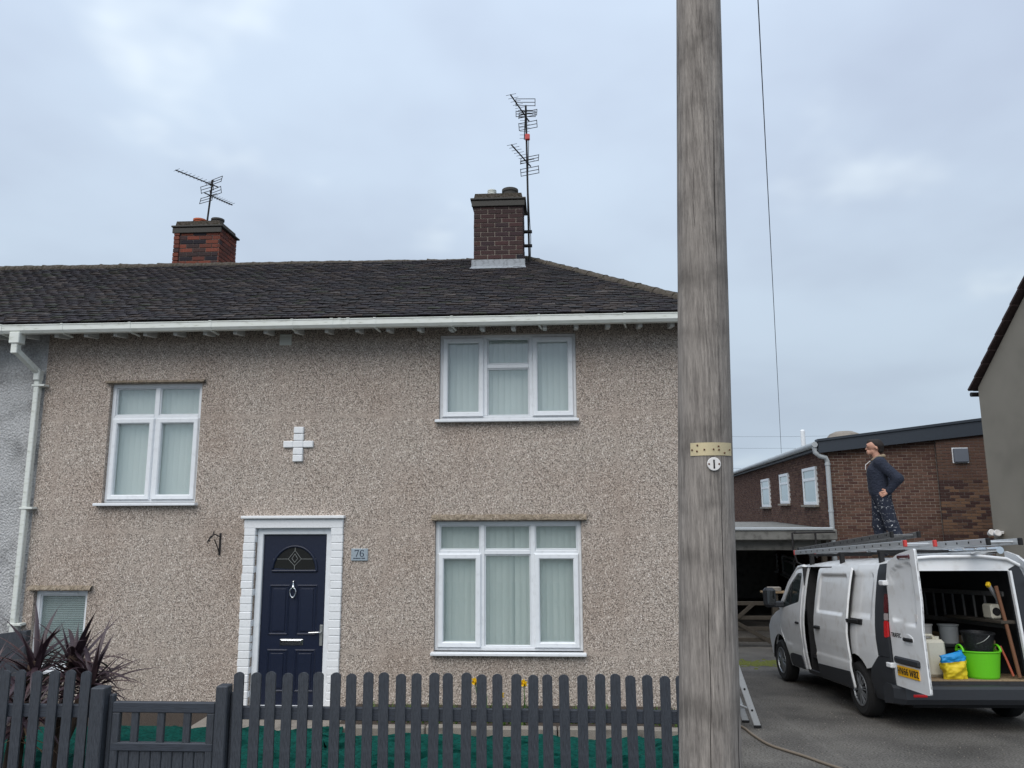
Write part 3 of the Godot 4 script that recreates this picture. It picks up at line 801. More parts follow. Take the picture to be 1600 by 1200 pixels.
func front_door(h: Node) -> void:
	var s := holder(h, "door_surround")
	for side in 2:
		var xa := -3.735 if side == 0 else -2.665
		for i in 24:
			var off := rng.randf_range(-0.006, 0.006)
			part(s, "brick", G.new().bx(off, 0.142 + off * 0.5, -0.0432, 0.0432, -0.06, 0.028 + rng.randf_range(0, 0.006), 0.007), mats.white_paint, Transform3D(Basis(Vector3.BACK, rng.randf_range(-0.01, 0.01)), V(xa, -0.03 + i * 0.0885, 0)))
	part(s, "lintel", G.new().bx(-3.735, -2.525, 2.045, 2.155, -0.06, 0.034, 0.008), mats.white_paint)
	part(s, "cap", G.new().bx(-3.765, -2.505, 2.16, 2.195, -0.02, 0.075, 0.006), mats.white_paint)
	part(s, "door_frame", G.new().ring(-3.588, -2.662, -0.06, 2.045, 0.075, -0.10, -0.03, 0.008), mats.upvc)
	part(s, "step", G.new().bx(-3.75, -2.5, -0.25, -0.015, -0.05, 0.32, 0.01), mats.concrete)
	var d := holder(h, "front_door", V_at(-3.125, 0.02, -0.062))
	d.set_meta("label", "navy panelled front door with arched fanlight and chrome knocker")
	var lw := 0.385
	part(d, "leaf", G.new().bx(-lw, lw, -0.02, 1.945, -0.04, 0.0, 0.004), mats.navy)
	for q in [[-0.29, -0.045, 0.78, 1.36], [0.045, 0.29, 0.78, 1.36], [-0.29, -0.045, 0.14, 0.62], [0.045, 0.29, 0.14, 0.62]]:
		var g := G.new()
		g.ring(q[0], q[1], q[2], q[3], 0.024, -0.002, 0.012, 0.011)
		g.bx(q[0] + 0.045, q[1] - 0.045, q[2] + 0.045, q[3] - 0.045, -0.002, 0.009, 0.008)
		part(d, "panel", g, mats.navy)
	# arched fanlight
	var arch := []
	for i in 25:
		var a := PI * i / 24.0
		arch.append(V(cos(a) * 0.27, 1.52 + sin(a) * 0.29, 0.004))
	arch.append(arch[0])
	part(d, "fanlight_moulding", G.new().tube(arch, 0.017, 6), mats.navy)
	var fp := PackedVector2Array()
	for i in 24: fp.push_back(Vector2(arch[i].x, arch[i].y))
	part(d, "fanlight", G.new().prism(fp, -0.002, 0.003), mats.dark_glass)
	var ld := G.new()
	for q in [[-0.26, 1.66, -0.08, 1.66], [0.08, 1.66, 0.26, 1.66], [0, 1.53, 0, 1.58], [0, 1.76, 0, 1.8], [-0.08, 1.66, 0, 1.76], [0.08, 1.66, 0, 1.76], [-0.08, 1.66, 0, 1.58], [0.08, 1.66, 0, 1.58], [-0.035, 1.665, 0, 1.72], [0.035, 1.665, 0, 1.72], [-0.035, 1.665, 0, 1.62], [0.035, 1.665, 0, 1.62]]:
		ld.bar(V(q[0], q[1], 0.005), V(q[2], q[3], 0.005), 0.006, 0.004)
	part(d, "leading", ld, mats.lead)
	var kn := []
	for i in 17:
		var a := TAU * i / 16.0
		kn.append(V(sin(a) * 0.036 * (1.0 + 0.15 * cos(a)), 1.27 + cos(a) * 0.055, 0.03))
	var kg := G.new()
	kg.tube(kn, 0.008, 8)
	kg.lathe([Vector2(0, -0.025), Vector2(0.016, -0.02), Vector2(0.02, 0.0), Vector2(0.012, 0.02), Vector2(0.007, 0.05), Vector2(0.012, 0.06), Vector2(0, 0.075)], 12, V_at(0, 1.335, 0.022))
	kg.lathe([Vector2(0, -0.012), Vector2(0.014, 0.0), Vector2(0, 0.012)], 12, V_at(0, 1.212, 0.026))
	part(d, "knocker", kg, mats.chrome)
	var lb := G.new()
	lb.bx(-0.14, 0.14, 0.665, 0.735, 0.0, 0.01, 0.004); lb.bx(-0.125, 0.125, 0.69, 0.725, 0.01, 0.02, 0.004)
	part(d, "letterbox", lb, mats.chrome)
	var hd := G.new()
	hd.bx(0.335, 0.372, 0.66, 0.9, 0.0, 0.012, 0.005)
	part(d, "handle_plate", hd, mats.lead)
	part(d, "handle", G.new().tube([V(0.352, 0.82, 0.01), V(0.352, 0.82, 0.05), V(0.33, 0.82, 0.055), V(0.22, 0.815, 0.055)], 0.010, 8), mats.chrome)
	var pl := thing("house_number_sign", "small grey metal plate numbered 76 screwed beside the navy door", "sign", "", V_at(-2.32, 1.735, 0.012))
	part(pl, "plate", G.new().bx(-0.1, 0.1, -0.07, 0.07, -0.012, 0.006, 0.003), mats.steel_plate)
	text(pl, "76", 0.082, V_at(-0.002, 0.012, 0.0075), mats.ink, "numerals", true)
	var ln := G.new()
	var lx := -0.072
	while lx < 0.07:
		var ww := rng.randf_range(0.006, 0.013)
		ln.bx(lx, lx + ww, -0.05, -0.037, 0.006, 0.0068)
		lx += ww + (0.012 if absf(lx - 0.01) < 0.008 else 0.003)
	part(pl, "street_line", ln, mats.ink)
	for sx in [-0.088, 0.088]: part(pl, "screw", G.new().lathe([Vector2(0.005, 0), Vector2(0.004, 0.003), Vector2(0, 0.003)], 8, Transform3D(Basis(Vector3.RIGHT, PI / 2), V(sx, -0.005, 0.006))), mats.lead)
	# old iron basket bracket
	var br := thing("wall_bracket", "rusty dark iron hanging bracket left of the front door", "bracket", "", V_at(-4.03, 1.95, 0))
	part(br, "back_plate", G.new().bx(-0.012, 0.012, -0.22, 0.04, 0, 0.012, 0.003), mats.iron)
	part(br, "arm", G.new().tube([V(0, 0.0, 0.01), V(-0.02, 0.03, 0.12), V(-0.03, 0.0, 0.22), V(-0.03, -0.05, 0.24), V(-0.03, -0.04, 0.2)], 0.007, 6), mats.iron)
	part(br, "scroll", G.new().tube([V(0, -0.2, 0.01), V(-0.01, -0.12, 0.05), V(-0.02, -0.03, 0.12)], 0.006, 6), mats.iron)
	part(br, "hook", G.new().tube([V(-0.06, 0.07, 0.05), V(-0.07, 0.0, 0.07), V(-0.1, -0.03, 0.09), V(-0.12, -0.06, 0.09), V(-0.11, -0.075, 0.09)], 0.006, 6), mats.iron)

func text(parent: Node, s: String, size: float, xf: Transform3D, m: Material, called: String, serif := false) -> MeshInstance3D:
	var tm := TextMesh.new()
	var f := SystemFont.new()
	f.font_names = PackedStringArray(["Droid Serif" if serif else "Droid Sans"])
	if not serif: f.font_weight = 700
	tm.font = f
	tm.text = s
	tm.font_size = 64
	tm.pixel_size = size / 64.0 * 1.35
	tm.depth = 0.002
	return part(parent, called, tm, m, xf)

func neighbour() -> void:
	var h := thing("grey_rendered_house", "pale grey rendered neighbour house joined to the pebbledash one", "house")
	var g := G.new()
	g.bx(-14.0, PARTY - 0.004, -0.6, 4.62, -6.0, -0.02)
	part(h, "wall", g, mats.grey_render)
	part(h, "eaves_board", eaves(-11.5, PARTY), mats.dark_board)
	for i in 12: part(h, "rafter_foot", G.new().bx(-0.025, 0.025, -0.045, 0.04, -0.22, 0.02, 0.004), mats.rafter, Transform3D(Basis(Vector3.RIGHT, 0.12), V(-6.5 - i * 0.376, 4.42, 0.32)))
	gutter(h, -11.5, PARTY - 0.002, [-6.72, -7.7, -8.7], false)
	roof_slope(h, -11.2, false, PARTY)
	chimney(h, -6.57, -5.76, -3.75, -3.1, 6.0, 7.14, 1.0)
	# downpipe between the two houses
	var d := thing("downpipe", "square white downpipe between the pebbledash and grey walls", "drainpipe")
	part(d, "outlet", G.new().bx(-6.60, -6.47, 4.28, 4.42, 0.355, 0.475, 0.008), mats.gutter_white)
	part(d, "outlet_spigot", G.new().bx(-6.575, -6.495, 4.16, 4.3, 0.38, 0.46, 0.006), mats.gutter_white)
	part(d, "offset", G.new().bar(V(-6.535, 4.2, 0.42), V(-6.47, 3.98, 0.07), 0.07, 0.07, 0.008, V(1, 0, 0)), mats.gutter_white)
	part(d, "elbow", G.new().bx(-6.51, -6.43, 3.88, 4.02, 0.02, 0.12, 0.012), mats.gutter_white)
	part(d, "pipe", G.new().bx(-6.503, -6.437, -0.1, 3.9, 0.03, 0.098, 0.008), mats.gutter_white)
	for y in [3.82, 2.3, 0.93]: part(d, "clip", G.new().bx(-6.525, -6.36, y - 0.014, y + 0.014, 0.004, 0.106, 0.004), mats.gutter_white)

func right_house() -> void:
	var h := thing("beige_rendered_house", "beige rendered gable end of the house beyond the van", "house")
	var X := 9.0
	var p := PackedVector2Array([Vector2(-7.1, -1.3), Vector2(-7.1, 4.72), Vector2(-3.5, 7.6), Vector2(0.1, 4.72), Vector2(0.1, -1.3)])
	var xf := Transform3D(Basis(V(0, 0, 1), V(0, 1, 0), V(-1, 0, 0)), V(X, 0, 0))
	part(h, "gable_wall", G.new().prism(p, -7.0, 0.0, xf), mats.beige_render)
	for sgn in 2:
		var a := V(X - 0.045, 4.62, -7.27) if sgn == 0 else V(X - 0.045, 4.62, 0.27)
		var b := V(X - 0.045, 7.66, -3.5)
		var n := 13
		for i in n:
			var q0 := a.lerp(b, float(i) / n); var q1 := a.lerp(b, (i + 1.12) / n)
			var g := G.new()
			g.col = s3(78, 66, 64).srgb_to_linear()
			g.bar(q0 + V(0, 0.07, 0), q1 + V(0, 0.045, 0), 0.16, 0.05, 0.006, V(0, 0.8, 0.6 if sgn == 0 else -0.6))
			part(h, "verge_tile", g, mats.tile)
		var rf := G.new()
		rf.col = s3(70, 62, 62).srgb_to_linear()
		rf.face([a + V(0.03, 0.05, 0), b + V(0.03, 0.05, 0), b + V(7, 0.05, 0), a + V(7, 0.05, 0)], V(0, 1, 0))
		part(h, "roof", rf, mats.tile)
	part(h, "eaves_gutter", G.new().tube([V(X - 0.06, 4.6, -7.28), V(X + 7, 4.6, -7.28)], 0.05, 10), mats.black)
	var sp := holder(h, "twin_spotlight", V_at(X - 0.02, 1.72, -6.85))
	part(sp, "bracket", G.new().bx(-0.06, 0.02, -0.03, 0.03, -0.12, 0.12, 0.01), mats.enamel)
	for z in [-0.1, 0.1]: part(sp, "spot_head", G.new().lathe([Vector2(0, -0.06), Vector2(0.05, -0.05), Vector2(0.07, 0.05), Vector2(0.06, 0.06), Vector2(0, 0.05)], 14, Transform3D(Basis(Vector3.RIGHT, 1.2), V(-0.12, -0.02, z))), mats.enamel)

# ---- the brick workshop at the back of the yard, turned 6.6 degrees
var WS := Transform3D()   # x along the gable, y up, z towards the yard (out of the gable)

func brick_wall(parent: Node, xf: Transform3D, w: float, y0: float, y1: float, kind: int, individual: int, keep: Callable, vis: Callable) -> void:
	var full := brick_set(kind, 0.215, 0.065, 0.05)
	var mm := []
	for g: G in full: mm.append(g.mesh())
	var plain := G.new()
	plain.bx(-0.1075, 0.1075, -0.0325, 0.0325, -0.025, 0.025)
	var rest := G.new()
	var made := 0
	var rows := int((y1 - y0) / 0.075)
	for i in rows:
		var y: float = y0 + (i + 0.5) * 0.075
		var x: float = 0.1125 if i % 2 == 0 else 0.0
		while x < w + 0.05:
			var ok: bool = keep.call(x, y)
			if ok:
				var b := xf * V_at(x, y, -0.012 + rng.randf_range(-0.002, 0.003))
				if x < 0.09 or x > w - 0.09:   # a half brick closes the bond
					b = xf * Transform3D(Basis.from_scale(V(0.49, 1, 1)), V(0.053 if x < 0.09 else w - 0.053, y, -0.012))
				if made < individual and vis.call(x, y):
					part(parent, "brick", mm[rng.randi() % 8], mats.brick, b)
					made += 1
				else:
					rest.col = brick_col(kind)
					rest.add(plain, b)
			x += 0.225
	if rest.v.size(): part(parent, "brickwork", rest, mats.brick).set_meta("kind", "stuff")

func workshop() -> void:
	var a := deg_to_rad(6.6)
	WS = Transform3D(Basis(V(cos(a), 0, sin(a)), Vector3.UP, V(-sin(a), 0, cos(a))), V(7.09, 0, -11.0))
	var h := thing("brick_workshop", "two storey brown brick workshop with dark sloping fascia", "building")
	var inv := WS
	var hold := holder(h, "gable_wall", inv)
	var top := func(x: float) -> float: return 3.72 + x * 0.098
	var body := PackedVector2Array([Vector2(0.012, -1.2), Vector2(9.0, -1.2), Vector2(9.0, 4.65), Vector2(0.012, 3.8)])
	part(hold, "mortar", G.new().prism(body, -20.0, 0.005), mats.mortar)
	var vent := [3.07, 3.44, 3.32, 3.69]
	brick_wall(hold, Transform3D(), 2.70, -1.02, 4.25, 2, 298, func(x, y): return y < top.call(x) - 0.02, func(x, y): return y > 1.75)
	# pier that stands a little proud, patched with orange bricks
	var pier := holder(h, "pier", inv * V_at(2.695, 0, 0.1))
	part(pier, "mortar", G.new().prism(PackedVector2Array([Vector2(0.008, -1.2), Vector2(6.0, -1.2), Vector2(6.0, 4.5), Vector2(0.008, 4.0)]), -0.2, 0.005), mats.mortar_dark)
	brick_wall(pier, Transform3D(), 2.6, -1.02, 2.885, 3, 170, func(x, y): return true, func(x, y): return y > 1.6 and x < 1.4)
	brick_wall(pier, Transform3D(), 2.6, 2.88, 4.3, 2, 120, func(x, y): return y < top.call(x + 2.7), func(x, y): return x < 1.4)
	var vb := holder(h, "vent_box", inv * V_at(3.25, 3.5, 0.1))
	part(vb, "hood", G.new().bx(-0.17, 0.17, -0.17, 0.18, -0.03, 0.10, 0.015), mats.vent_grey)
	part(vb, "flange", G.new().bx(-0.19, 0.19, -0.19, 0.2, -0.03, 0.02, 0.004), mats.upvc)
	# side wall that runs away from the yard
	var side := holder(h, "side_wall", inv * Transform3D(Basis(V(0, 0, -1), Vector3.UP, V(-1, 0, 0)), V(0, 0, 0)))
	# its own x runs away along the wall, its z points to the left
	var wins := [[0.95, 2.62, 2.28, 3.33], [4.88, 6.4, 2.32, 3.31], [8.6, 10.45, 2.2, 3.27], [4.75, 6.9, -0.05, 0.62], [7.9, 10.6, -0.05, 0.55]]
	brick_wall(side, V_at(0, 0, 0.0), 20.0, -1.02, 3.75, 2, 0, func(x, y):
		for q in wins:
			if x > q[0] - 0.08 and x < q[1] + 0.08 and y > q[2] and y < q[3]: return false
		return true, func(_x, _y): return false)
	for i in wins.size():
		var q: Array = wins[i]
		var w := holder(h, "window", side.transform * V_at(q[0], q[2], 0.0))
		var W: float = q[1] - q[0]; var H: float = q[3] - q[2]
		part(w, "frame", G.new().ring(0, W, 0, H, 0.09, -0.03, 0.05, 0.01), mats.upvc)
		part(w, "transom", G.new().bx(0.05, W - 0.05, H * 0.64, H * 0.64 + 0.08, -0.03, 0.045, 0.006), mats.upvc)
		part(w, "sill", G.new().bx(-0.1, W + 0.1, -0.06, 0.0, -0.02, 0.12, 0.006), mats.concrete if i < 3 else mats.upvc)
		part(w, "pane", G.new().bx(0.05, W - 0.05, 0.05, H - 0.05, 0.0, 0.02), mk("wpane", s3(150, 170, 172), 0.06, {"spec": 0.9}))
	# roof: dark verge board, sheet roof, eaves gutter
	var roof := holder(h, "roof", inv)
	part(roof, "verge_board", G.new().prism(PackedVector2Array([Vector2(-0.16, 3.62), Vector2(8.0, 4.44), Vector2(8.0, 4.86), Vector2(-0.16, 3.93)]), 0.13, 0.2), mats.fascia)
	part(roof, "verge_trim", G.new().prism(PackedVector2Array([Vector2(-0.18, 3.92), Vector2(8.0, 4.85), Vector2(8.0, 4.92), Vector2(-0.18, 3.98)]), -0.1, 0.23), mats.fascia)
	part(roof, "sheet", G.new().prism(PackedVector2Array([Vector2(-0.2, 3.86), Vector2(8.0, 4.8), Vector2(8.0, 4.86), Vector2(-0.2, 3.91)]), -20.2, 0.12), mats.dark_board)
	part(roof, "eaves_soffit", G.new().bx(-0.16, 0.06, 3.70, 3.84, -20.0, 0.12), mats.fascia)
	part(roof, "gutter", G.new().tube([V(-0.25, 3.84, 0.2), V(-0.25, 3.84, -20.0)], 0.075, 10), mats.grey_plastic)
	for i in 7: part(roof, "gutter_bracket", G.new().tube([V(-0.25, 3.84, -0.6 - i * 1.5), V(-0.25, 3.84, -0.68 - i * 1.5)], 0.083, 10), mats.grey_plastic)
	var dp := thing("workshop_downpipe", "grey round downpipe at the corner of the brick workshop", "drainpipe", "", inv)
	part(dp, "swan_neck", G.new().tube([V(-0.25, 3.78, 0.12), V(-0.24, 3.64, 0.12), V(-0.12, 3.54, 0.12), V(0.02, 3.5, 0.1), V(0.06, 3.4, 0.08)], 0.06, 10), mats.grey_plastic)
	part(dp, "pipe", G.new().tube([V(0.06, 3.42, 0.08), V(0.06, -1.0, 0.08)], 0.06, 12), mats.grey_plastic)
	for y in [3.3, 2.1, 0.9]: part(dp, "collar", G.new().tube([V(0.06, y, 0.08), V(0.06, y + 0.06, 0.08)], 0.07, 12), mats.grey_plastic)
	var fl := thing("roof_flue", "short white flue pipe standing on the workshop roof", "flue", "", inv * V_at(0.05, 3.84, -2.6))
	part(fl, "collar", G.new().lathe([Vector2(0.085, 0), Vector2(0.085, 0.16), Vector2(0, 0.16)], 14), mats.dark_board)
	part(fl, "pipe", G.new().lathe([Vector2(0.07, 0.1), Vector2(0.07, 0.62), Vector2(0.05, 0.66), Vector2(0, 0.67)], 14), mats.upvc)
	var dm := thing("roof_dome", "low weathered dome ventilator behind the workshop verge", "ventilator", "", inv * V_at(0.85, 4.02, -1.2))
	part(dm, "dome", G.new().lathe([Vector2(0.46, -0.1), Vector2(0.46, 0.1), Vector2(0.38, 0.2), Vector2(0.22, 0.27), Vector2(0, 0.29)], 24), mats.concrete)

func carport() -> void:
	var c := thing("carport", "flat roofed concrete carport beside the brick workshop", "carport")
	part(c, "roof_slab", G.new().bx(-2.0, 7.0, 1.42, 1.68, -11.05, -10.2, 0.02), mats.slab_concrete)
	part(c, "rear_slab", G.new().bx(-2.0, 9.6, 1.425, 1.675, -19.2, -11.05), mats.slab_concrete)
	part(c, "edge_trim", G.new().bx(-2.0, 6.9, 1.66, 1.73, -10.4, -10.16, 0.015), mats.grey_plastic)
	part(c, "beam", G.new().bx(-2.0, 6.9, 1.16, 1.43, -10.7, -10.5, 0.01), mats.slab_concrete)
	part(c, "side_wall", G.new().bx(-2.2, -2.0, -1.05, 1.42, -19.0, -10.3), mats.slab_concrete)
	part(c, "back_wall", G.new().bx(-2.0, 9.5, -1.05, 1.42, -19.2, -19.0), mats.slab_concrete)
	for x in [2.2, 6.75]: part(c, "post", G.new().bx(x - 0.06, x + 0.06, -1.05, 1.42, -10.6, -10.48, 0.01), mats.oak)
	var p := thing("overflow_pipe", "thin bent grey pipe hanging from the carport edge", "pipe")
	part(p, "pipe", G.new().tube([V(5.95, 1.62, -10.1), V(5.85, 1.6, -10.05), V(5.85, 1.2, -10.05), V(5.92, 0.9, -10.05), V(6.1, 0.8, -10.05)], 0.024, 8), mats.iron)
	part(p, "branch", G.new().tube([V(5.9, 1.6, -10.08), V(6.9, 1.62, -10.08)], 0.02, 8), mats.iron)
	part(p, "dropper", G.new().tube([V(6.42, 1.6, -10.08), V(6.42, 1.0, -10.08)], 0.024, 8), mats.iron)
	var g := thing("field_gate", "weathered timber gate with diagonal brace under the carport", "gate", "", V_at(0, -1.0, -9.6))
	for x in [3.2, 5.2]: part(g, "post", G.new().bx(x - 0.07, x + 0.07, 0.0, 1.25, -0.07, 0.07, 0.012), mats.oak)
	for y in [0.15, 0.4, 0.65, 0.98]: part(g, "rail", G.new().bx(3.3, 5.12, y - 0.045, y + 0.045, -0.02, 0.02, 0.006), mats.oak)
	part(g, "brace", G.new().bar(V(3.5, 0.98, 0.03), V(5.05, 0.1, 0.03), 0.09, 0.025, 0.005, V(0, 0, 1)), mats.oak)
	part(g, "brace", G.new().bar(V(4.3, 0.65, 0.031), V(4.7, 0.98, 0.031), 0.09, 0.025, 0.005, V(0, 0, 1)), mats.oak)
	part(g, "shelf_board", G.new().bx(4.9, 5.7, 1.22, 1.26, -0.12, 0.12, 0.006), mats.plywood)
	part(g, "stone_block", G.new().bx(5.05, 5.35, 1.26, 1.36, -0.08, 0.08, 0.015), mats.concrete)

func pole_and_wires() -> void:
	var p := thing("telegraph_pole", "tall weathered grey wooden telegraph pole by the fence", "pole", "", V_at(0.648, 0, 5.3))
	var nz := FastNoiseLite.new()
	nz.seed = 21; nz.frequency = 1.0
	var g := G.new()
	g.grid(72, 60, func(u, v):
		var an: float = TAU * u
		var y: float = v * 8.2
		var r: float = lerpf(0.1425, 0.095, v)
		r += nz.get_noise_3d(cos(an) * 9.0, y * 0.5, sin(an) * 9.0) * 0.003 + nz.get_noise_3d(cos(an) * 1.5, y * 0.25, sin(an) * 1.5) * 0.004
		return V(0.031 * y - cos(an) * r, y, sin(an) * r))
	part(p, "shaft", g, mats.pole_wood)
	# long drying cracks, sunk slivers
	for k in [[0.62, 1.6, 4.2, 0.0028], [0.45, 0.3, 2.0, 0.0018], [0.34, 3.6, 4.4, 0.0015], [0.80, 0.3, 1.4, 0.003]]:
		var q := []
		var rr := []
		for i in 13:
			var y: float = lerpf(k[1], k[2], i / 12.0)
			var an: float = PI + PI * (k[0] + 0.008 * sin(i * 1.7))
			var r: float = lerpf(0.1425, 0.095, y / 8.2)
			q.append(V(0.031 * y + cos(an) * (r - 0.0005), y, -sin(an) * (r - 0.0005)))
			rr.append(k[3] * (0.25 if i == 0 or i == 12 else 1.0))
		part(p, "drying_crack", G.new().tube(q, rr, 5), mats.crack)
	var wrap := func(xa: float, xb: float, y0: float, y1: float, lift: float) -> G:
		var s := G.new()
		s.grid(14, 2, func(u, v):
			var y: float = lerpf(y0, y1, v)
			var r: float = lerpf(0.1425, 0.095, y / 8.2) + lift
			var x: float = lerpf(xa, xb, u)
			var an := asin(clampf(x / r, -0.99, 0.99))
			return V(0.031 * y + sin(an) * r, y, cos(an) * r))
		return s
	part(p, "brass_strip", wrap.call(-0.088, 0.105, 2.525, 2.585, 0.004), mats.brass, Transform3D(), "brass strip with punched holes")
	for q in [[-0.082, 2.552], [-0.06, 2.573], [-0.062, 2.545], [-0.03, 2.552], [0.012, 2.553], [0.036, 2.567], [0.038, 2.551], [0.066, 2.537], [0.094, 2.552]]:
		var r := 0.134
		var an := asin(q[0] / r)
		part(p, "nail", G.new().lathe([Vector2(0.0045, 0), Vector2(0.004, 0.002), Vector2(0, 0.003)], 8, Transform3D(Basis(Vector3.UP, an) * Basis(Vector3.RIGHT, PI / 2), V(0.031 * q[1] + sin(an) * r, q[1], cos(an) * r))), mats.rust)
	var dz := 0.131
	var dx := 0.031 * 2.49 + 0.012
	part(p, "number_disc", G.new().lathe([Vector2(0.031, 0), Vector2(0.031, 0.005), Vector2(0.029, 0.007), Vector2(0, 0.007)], 28, Transform3D(Basis(Vector3.RIGHT, PI / 2), V(dx, 2.485, dz))), mats.enamel, Transform3D(), "white disc marked 1")
	part(p, "numeral", G.new().bx(dx - 0.0035, dx + 0.0035, 2.464, 2.505, dz + 0.007, dz + 0.0085), mats.black)
	for q in [-0.023, 0.023]: part(p, "disc_screw", G.new().lathe([Vector2(0.005, 0), Vector2(0.004, 0.003), Vector2(0, 0.003)], 8, Transform3D(Basis(Vector3.RIGHT, PI / 2), V(dx + q, 2.485, dz + 0.006))), mats.rust)
	part(p, "cross_arm", G.new().bx(-0.25, 0.62, 7.86, 7.94, -0.05, 0.05, 0.01), mats.pole_wood)
	part(p, "insulator", G.new().lathe([Vector2(0.0, 0), Vector2(0.03, 0), Vector2(0.035, 0.03), Vector2(0.02, 0.05), Vector2(0, 0.06)], 12, V_at(0.5, 7.93, 0)), mats.enamel)
	var w := G.new()
	var a := V(1.15, 7.95, 5.3); var b := WS * V(-0.2, 3.95, -4.8)
	var pts := []
	for i in 25:
		var t := i / 24.0
		pts.append(a.lerp(b, t) - V(0, 0.7 * t * (1.0 - t), 0))
	w.tube(pts, 0.0055, 6)
	piece("overhead_wire", "thin black overhead wire from the pole to the workshop", "wire", w, mats.black)
	for i in 4:
		var l := G.new()
		var y: float = [8.6, 7.5, 5.6, 4.8][i]
		var q := []
		for k in 9:
			var t := k / 8.0
			q.append(V(lerpf(5.0, 40.0, t), y + pow(t - 0.5, 2.0) * 2.0, -62.0))
		l.tube(q, 0.009, 5)
		piece("power_line", "faint distant power line over the workshop roof", "power line", l, mats.black, "distant power lines")

func aerial(parent: Node, xf: Transform3D, L: float, n: int, called: String) -> void:
	# a yagi: boom along +x, elements across z, a wire reflector at the rear end
	var a := holder(parent, called, xf)
	part(a, "boom", G.new().bar(V(-0.12, 0, 0), V(L, 0, 0), 0.016, 0.016), mats.iron)
	for i in n: part(a, "element", G.new().tube([V(0.1 + (L - 0.12) * i / (n - 1), 0.012, -0.085), V(0.1 + (L - 0.12) * i / (n - 1), 0.012, 0.085)], 0.0035, 5), mats.iron)
	for s in [-1, 1]:
		var r := G.new()
		for k in 3: r.tube([V(-0.06 - k * 0.012, s * (0.05 + k * 0.055), -0.16), V(-0.06 - k * 0.012, s * (0.05 + k * 0.055), 0.16)], 0.006, 5)
		for z in [-0.16, 0.16]: r.tube([V(-0.06, s * 0.04, z), V(-0.086, s * 0.165, z)], 0.006, 5)
		part(a, "reflector", r, mats.iron)
	part(a, "dipole", G.new().tube([V(0.03, 0.015, -0.12), V(0.05, 0.03, -0.12), V(0.05, 0.03, 0.12), V(0.03, 0.015, 0.12), V(0.02, 0.0, 0.0)], 0.005, 5), mats.iron)

func aim(d: Vector3, p: Vector3) -> Transform3D:
	d = d.normalized()
	return Transform3D(Basis(d, Vector3.UP, d.cross(Vector3.UP).normalized()), p)

func aerials() -> void:
	var t := thing("tv_aerial_mast", "tall aerial mast with three aerials beside the dark chimney", "aerial")
	part(t, "mast", G.new().tube([V(-0.348, 6.2, -2.62), V(-0.385, 8.95, -2.62)], 0.017, 8), mats.iron)
	for y in [6.48, 6.72]: part(t, "wall_bracket", G.new().bx(-0.44, -0.3, y - 0.018, y + 0.018, -2.66, -2.59, 0.004), mats.iron)
	part(t, "amplifier", G.new().bx(-0.4, -0.32, 8.3, 8.4, -2.6, -2.54, 0.01), mats.red_plastic)
	part(t, "cable", G.new().tube([V(-0.34, 8.3, -2.59), V(-0.36, 7.6, -2.6), V(-0.34, 7.0, -2.6), V(-0.32, 6.6, -2.59), V(-0.33, 6.15, -2.57)], 0.006, 5), mats.black)
	aerial(t, aim(V(-0.3, 0, 0.95), V(-0.375, 8.72, -2.6)), 0.75, 7, "aerial")
	aerial(t, aim(V(-0.06, 0, -1), V(-0.39, 8.85, -2.6)), 1.0, 8, "aerial")
	aerial(t, aim(V(-0.34, 0, 0.94), V(-0.355, 7.9, -2.6)), 0.7, 7, "aerial")
	var u := thing("tv_aerial", "short aerial mast with two aerials on the red brick chimney", "aerial")
	part(u, "mast", G.new().tube([V(-6.17, 7.1, -3.4), V(-6.1, 8.15, -3.4)], 0.016, 8), mats.iron)
	aerial(u, aim(V(-0.5, 0, 0.86), V(-6.1, 8.06, -3.4)), 0.72, 9, "aerial")
	aerial(u, aim(V(0.42, 0, -0.9), V(-6.13, 7.86, -3.4)), 0.5, 8, "aerial")

# ---- fence, gate, front garden
func picket_shape(hgt: float) -> G:
	var p := PackedVector2Array([Vector2(-0.037, 0), Vector2(0.037, 0), Vector2(0.037, hgt - 0.03)])
	for i in 9:
		var a := lerpf(0.35, PI - 0.35, i / 8.0)
		p.push_back(Vector2(cos(a) * 0.0395, hgt - 0.034 + sin(a) * 0.034))
	p.push_back(Vector2(-0.037, hgt - 0.03))
	return G.new().prism(p, -0.009, 0.009)

func fence_run(label: String, x0: float, x1: float, pitch: float) -> void:
	var f := thing("picket_fence", label, "fence", "", V_at(0, 0, 3.2))
	var m := picket_shape(1.08).mesh()
	var x := x0
	while x < x1:
		part(f, "picket", m, mats.fence_grey, Transform3D(Basis(Vector3.BACK, rng.randf_range(-0.012, 0.012)), V(x + rng.randf_range(-0.004, 0.004), rng.randf_range(-0.007, 0.007), rng.randf_range(-0.003, 0.004))))
		x += pitch
	for y in [0.785, 0.22]: part(f, "rail", G.new().bx(x0 - 0.06, x1 + 0.02, y - 0.045, y + 0.045, -0.05, -0.01, 0.004), mats.fence_rail)

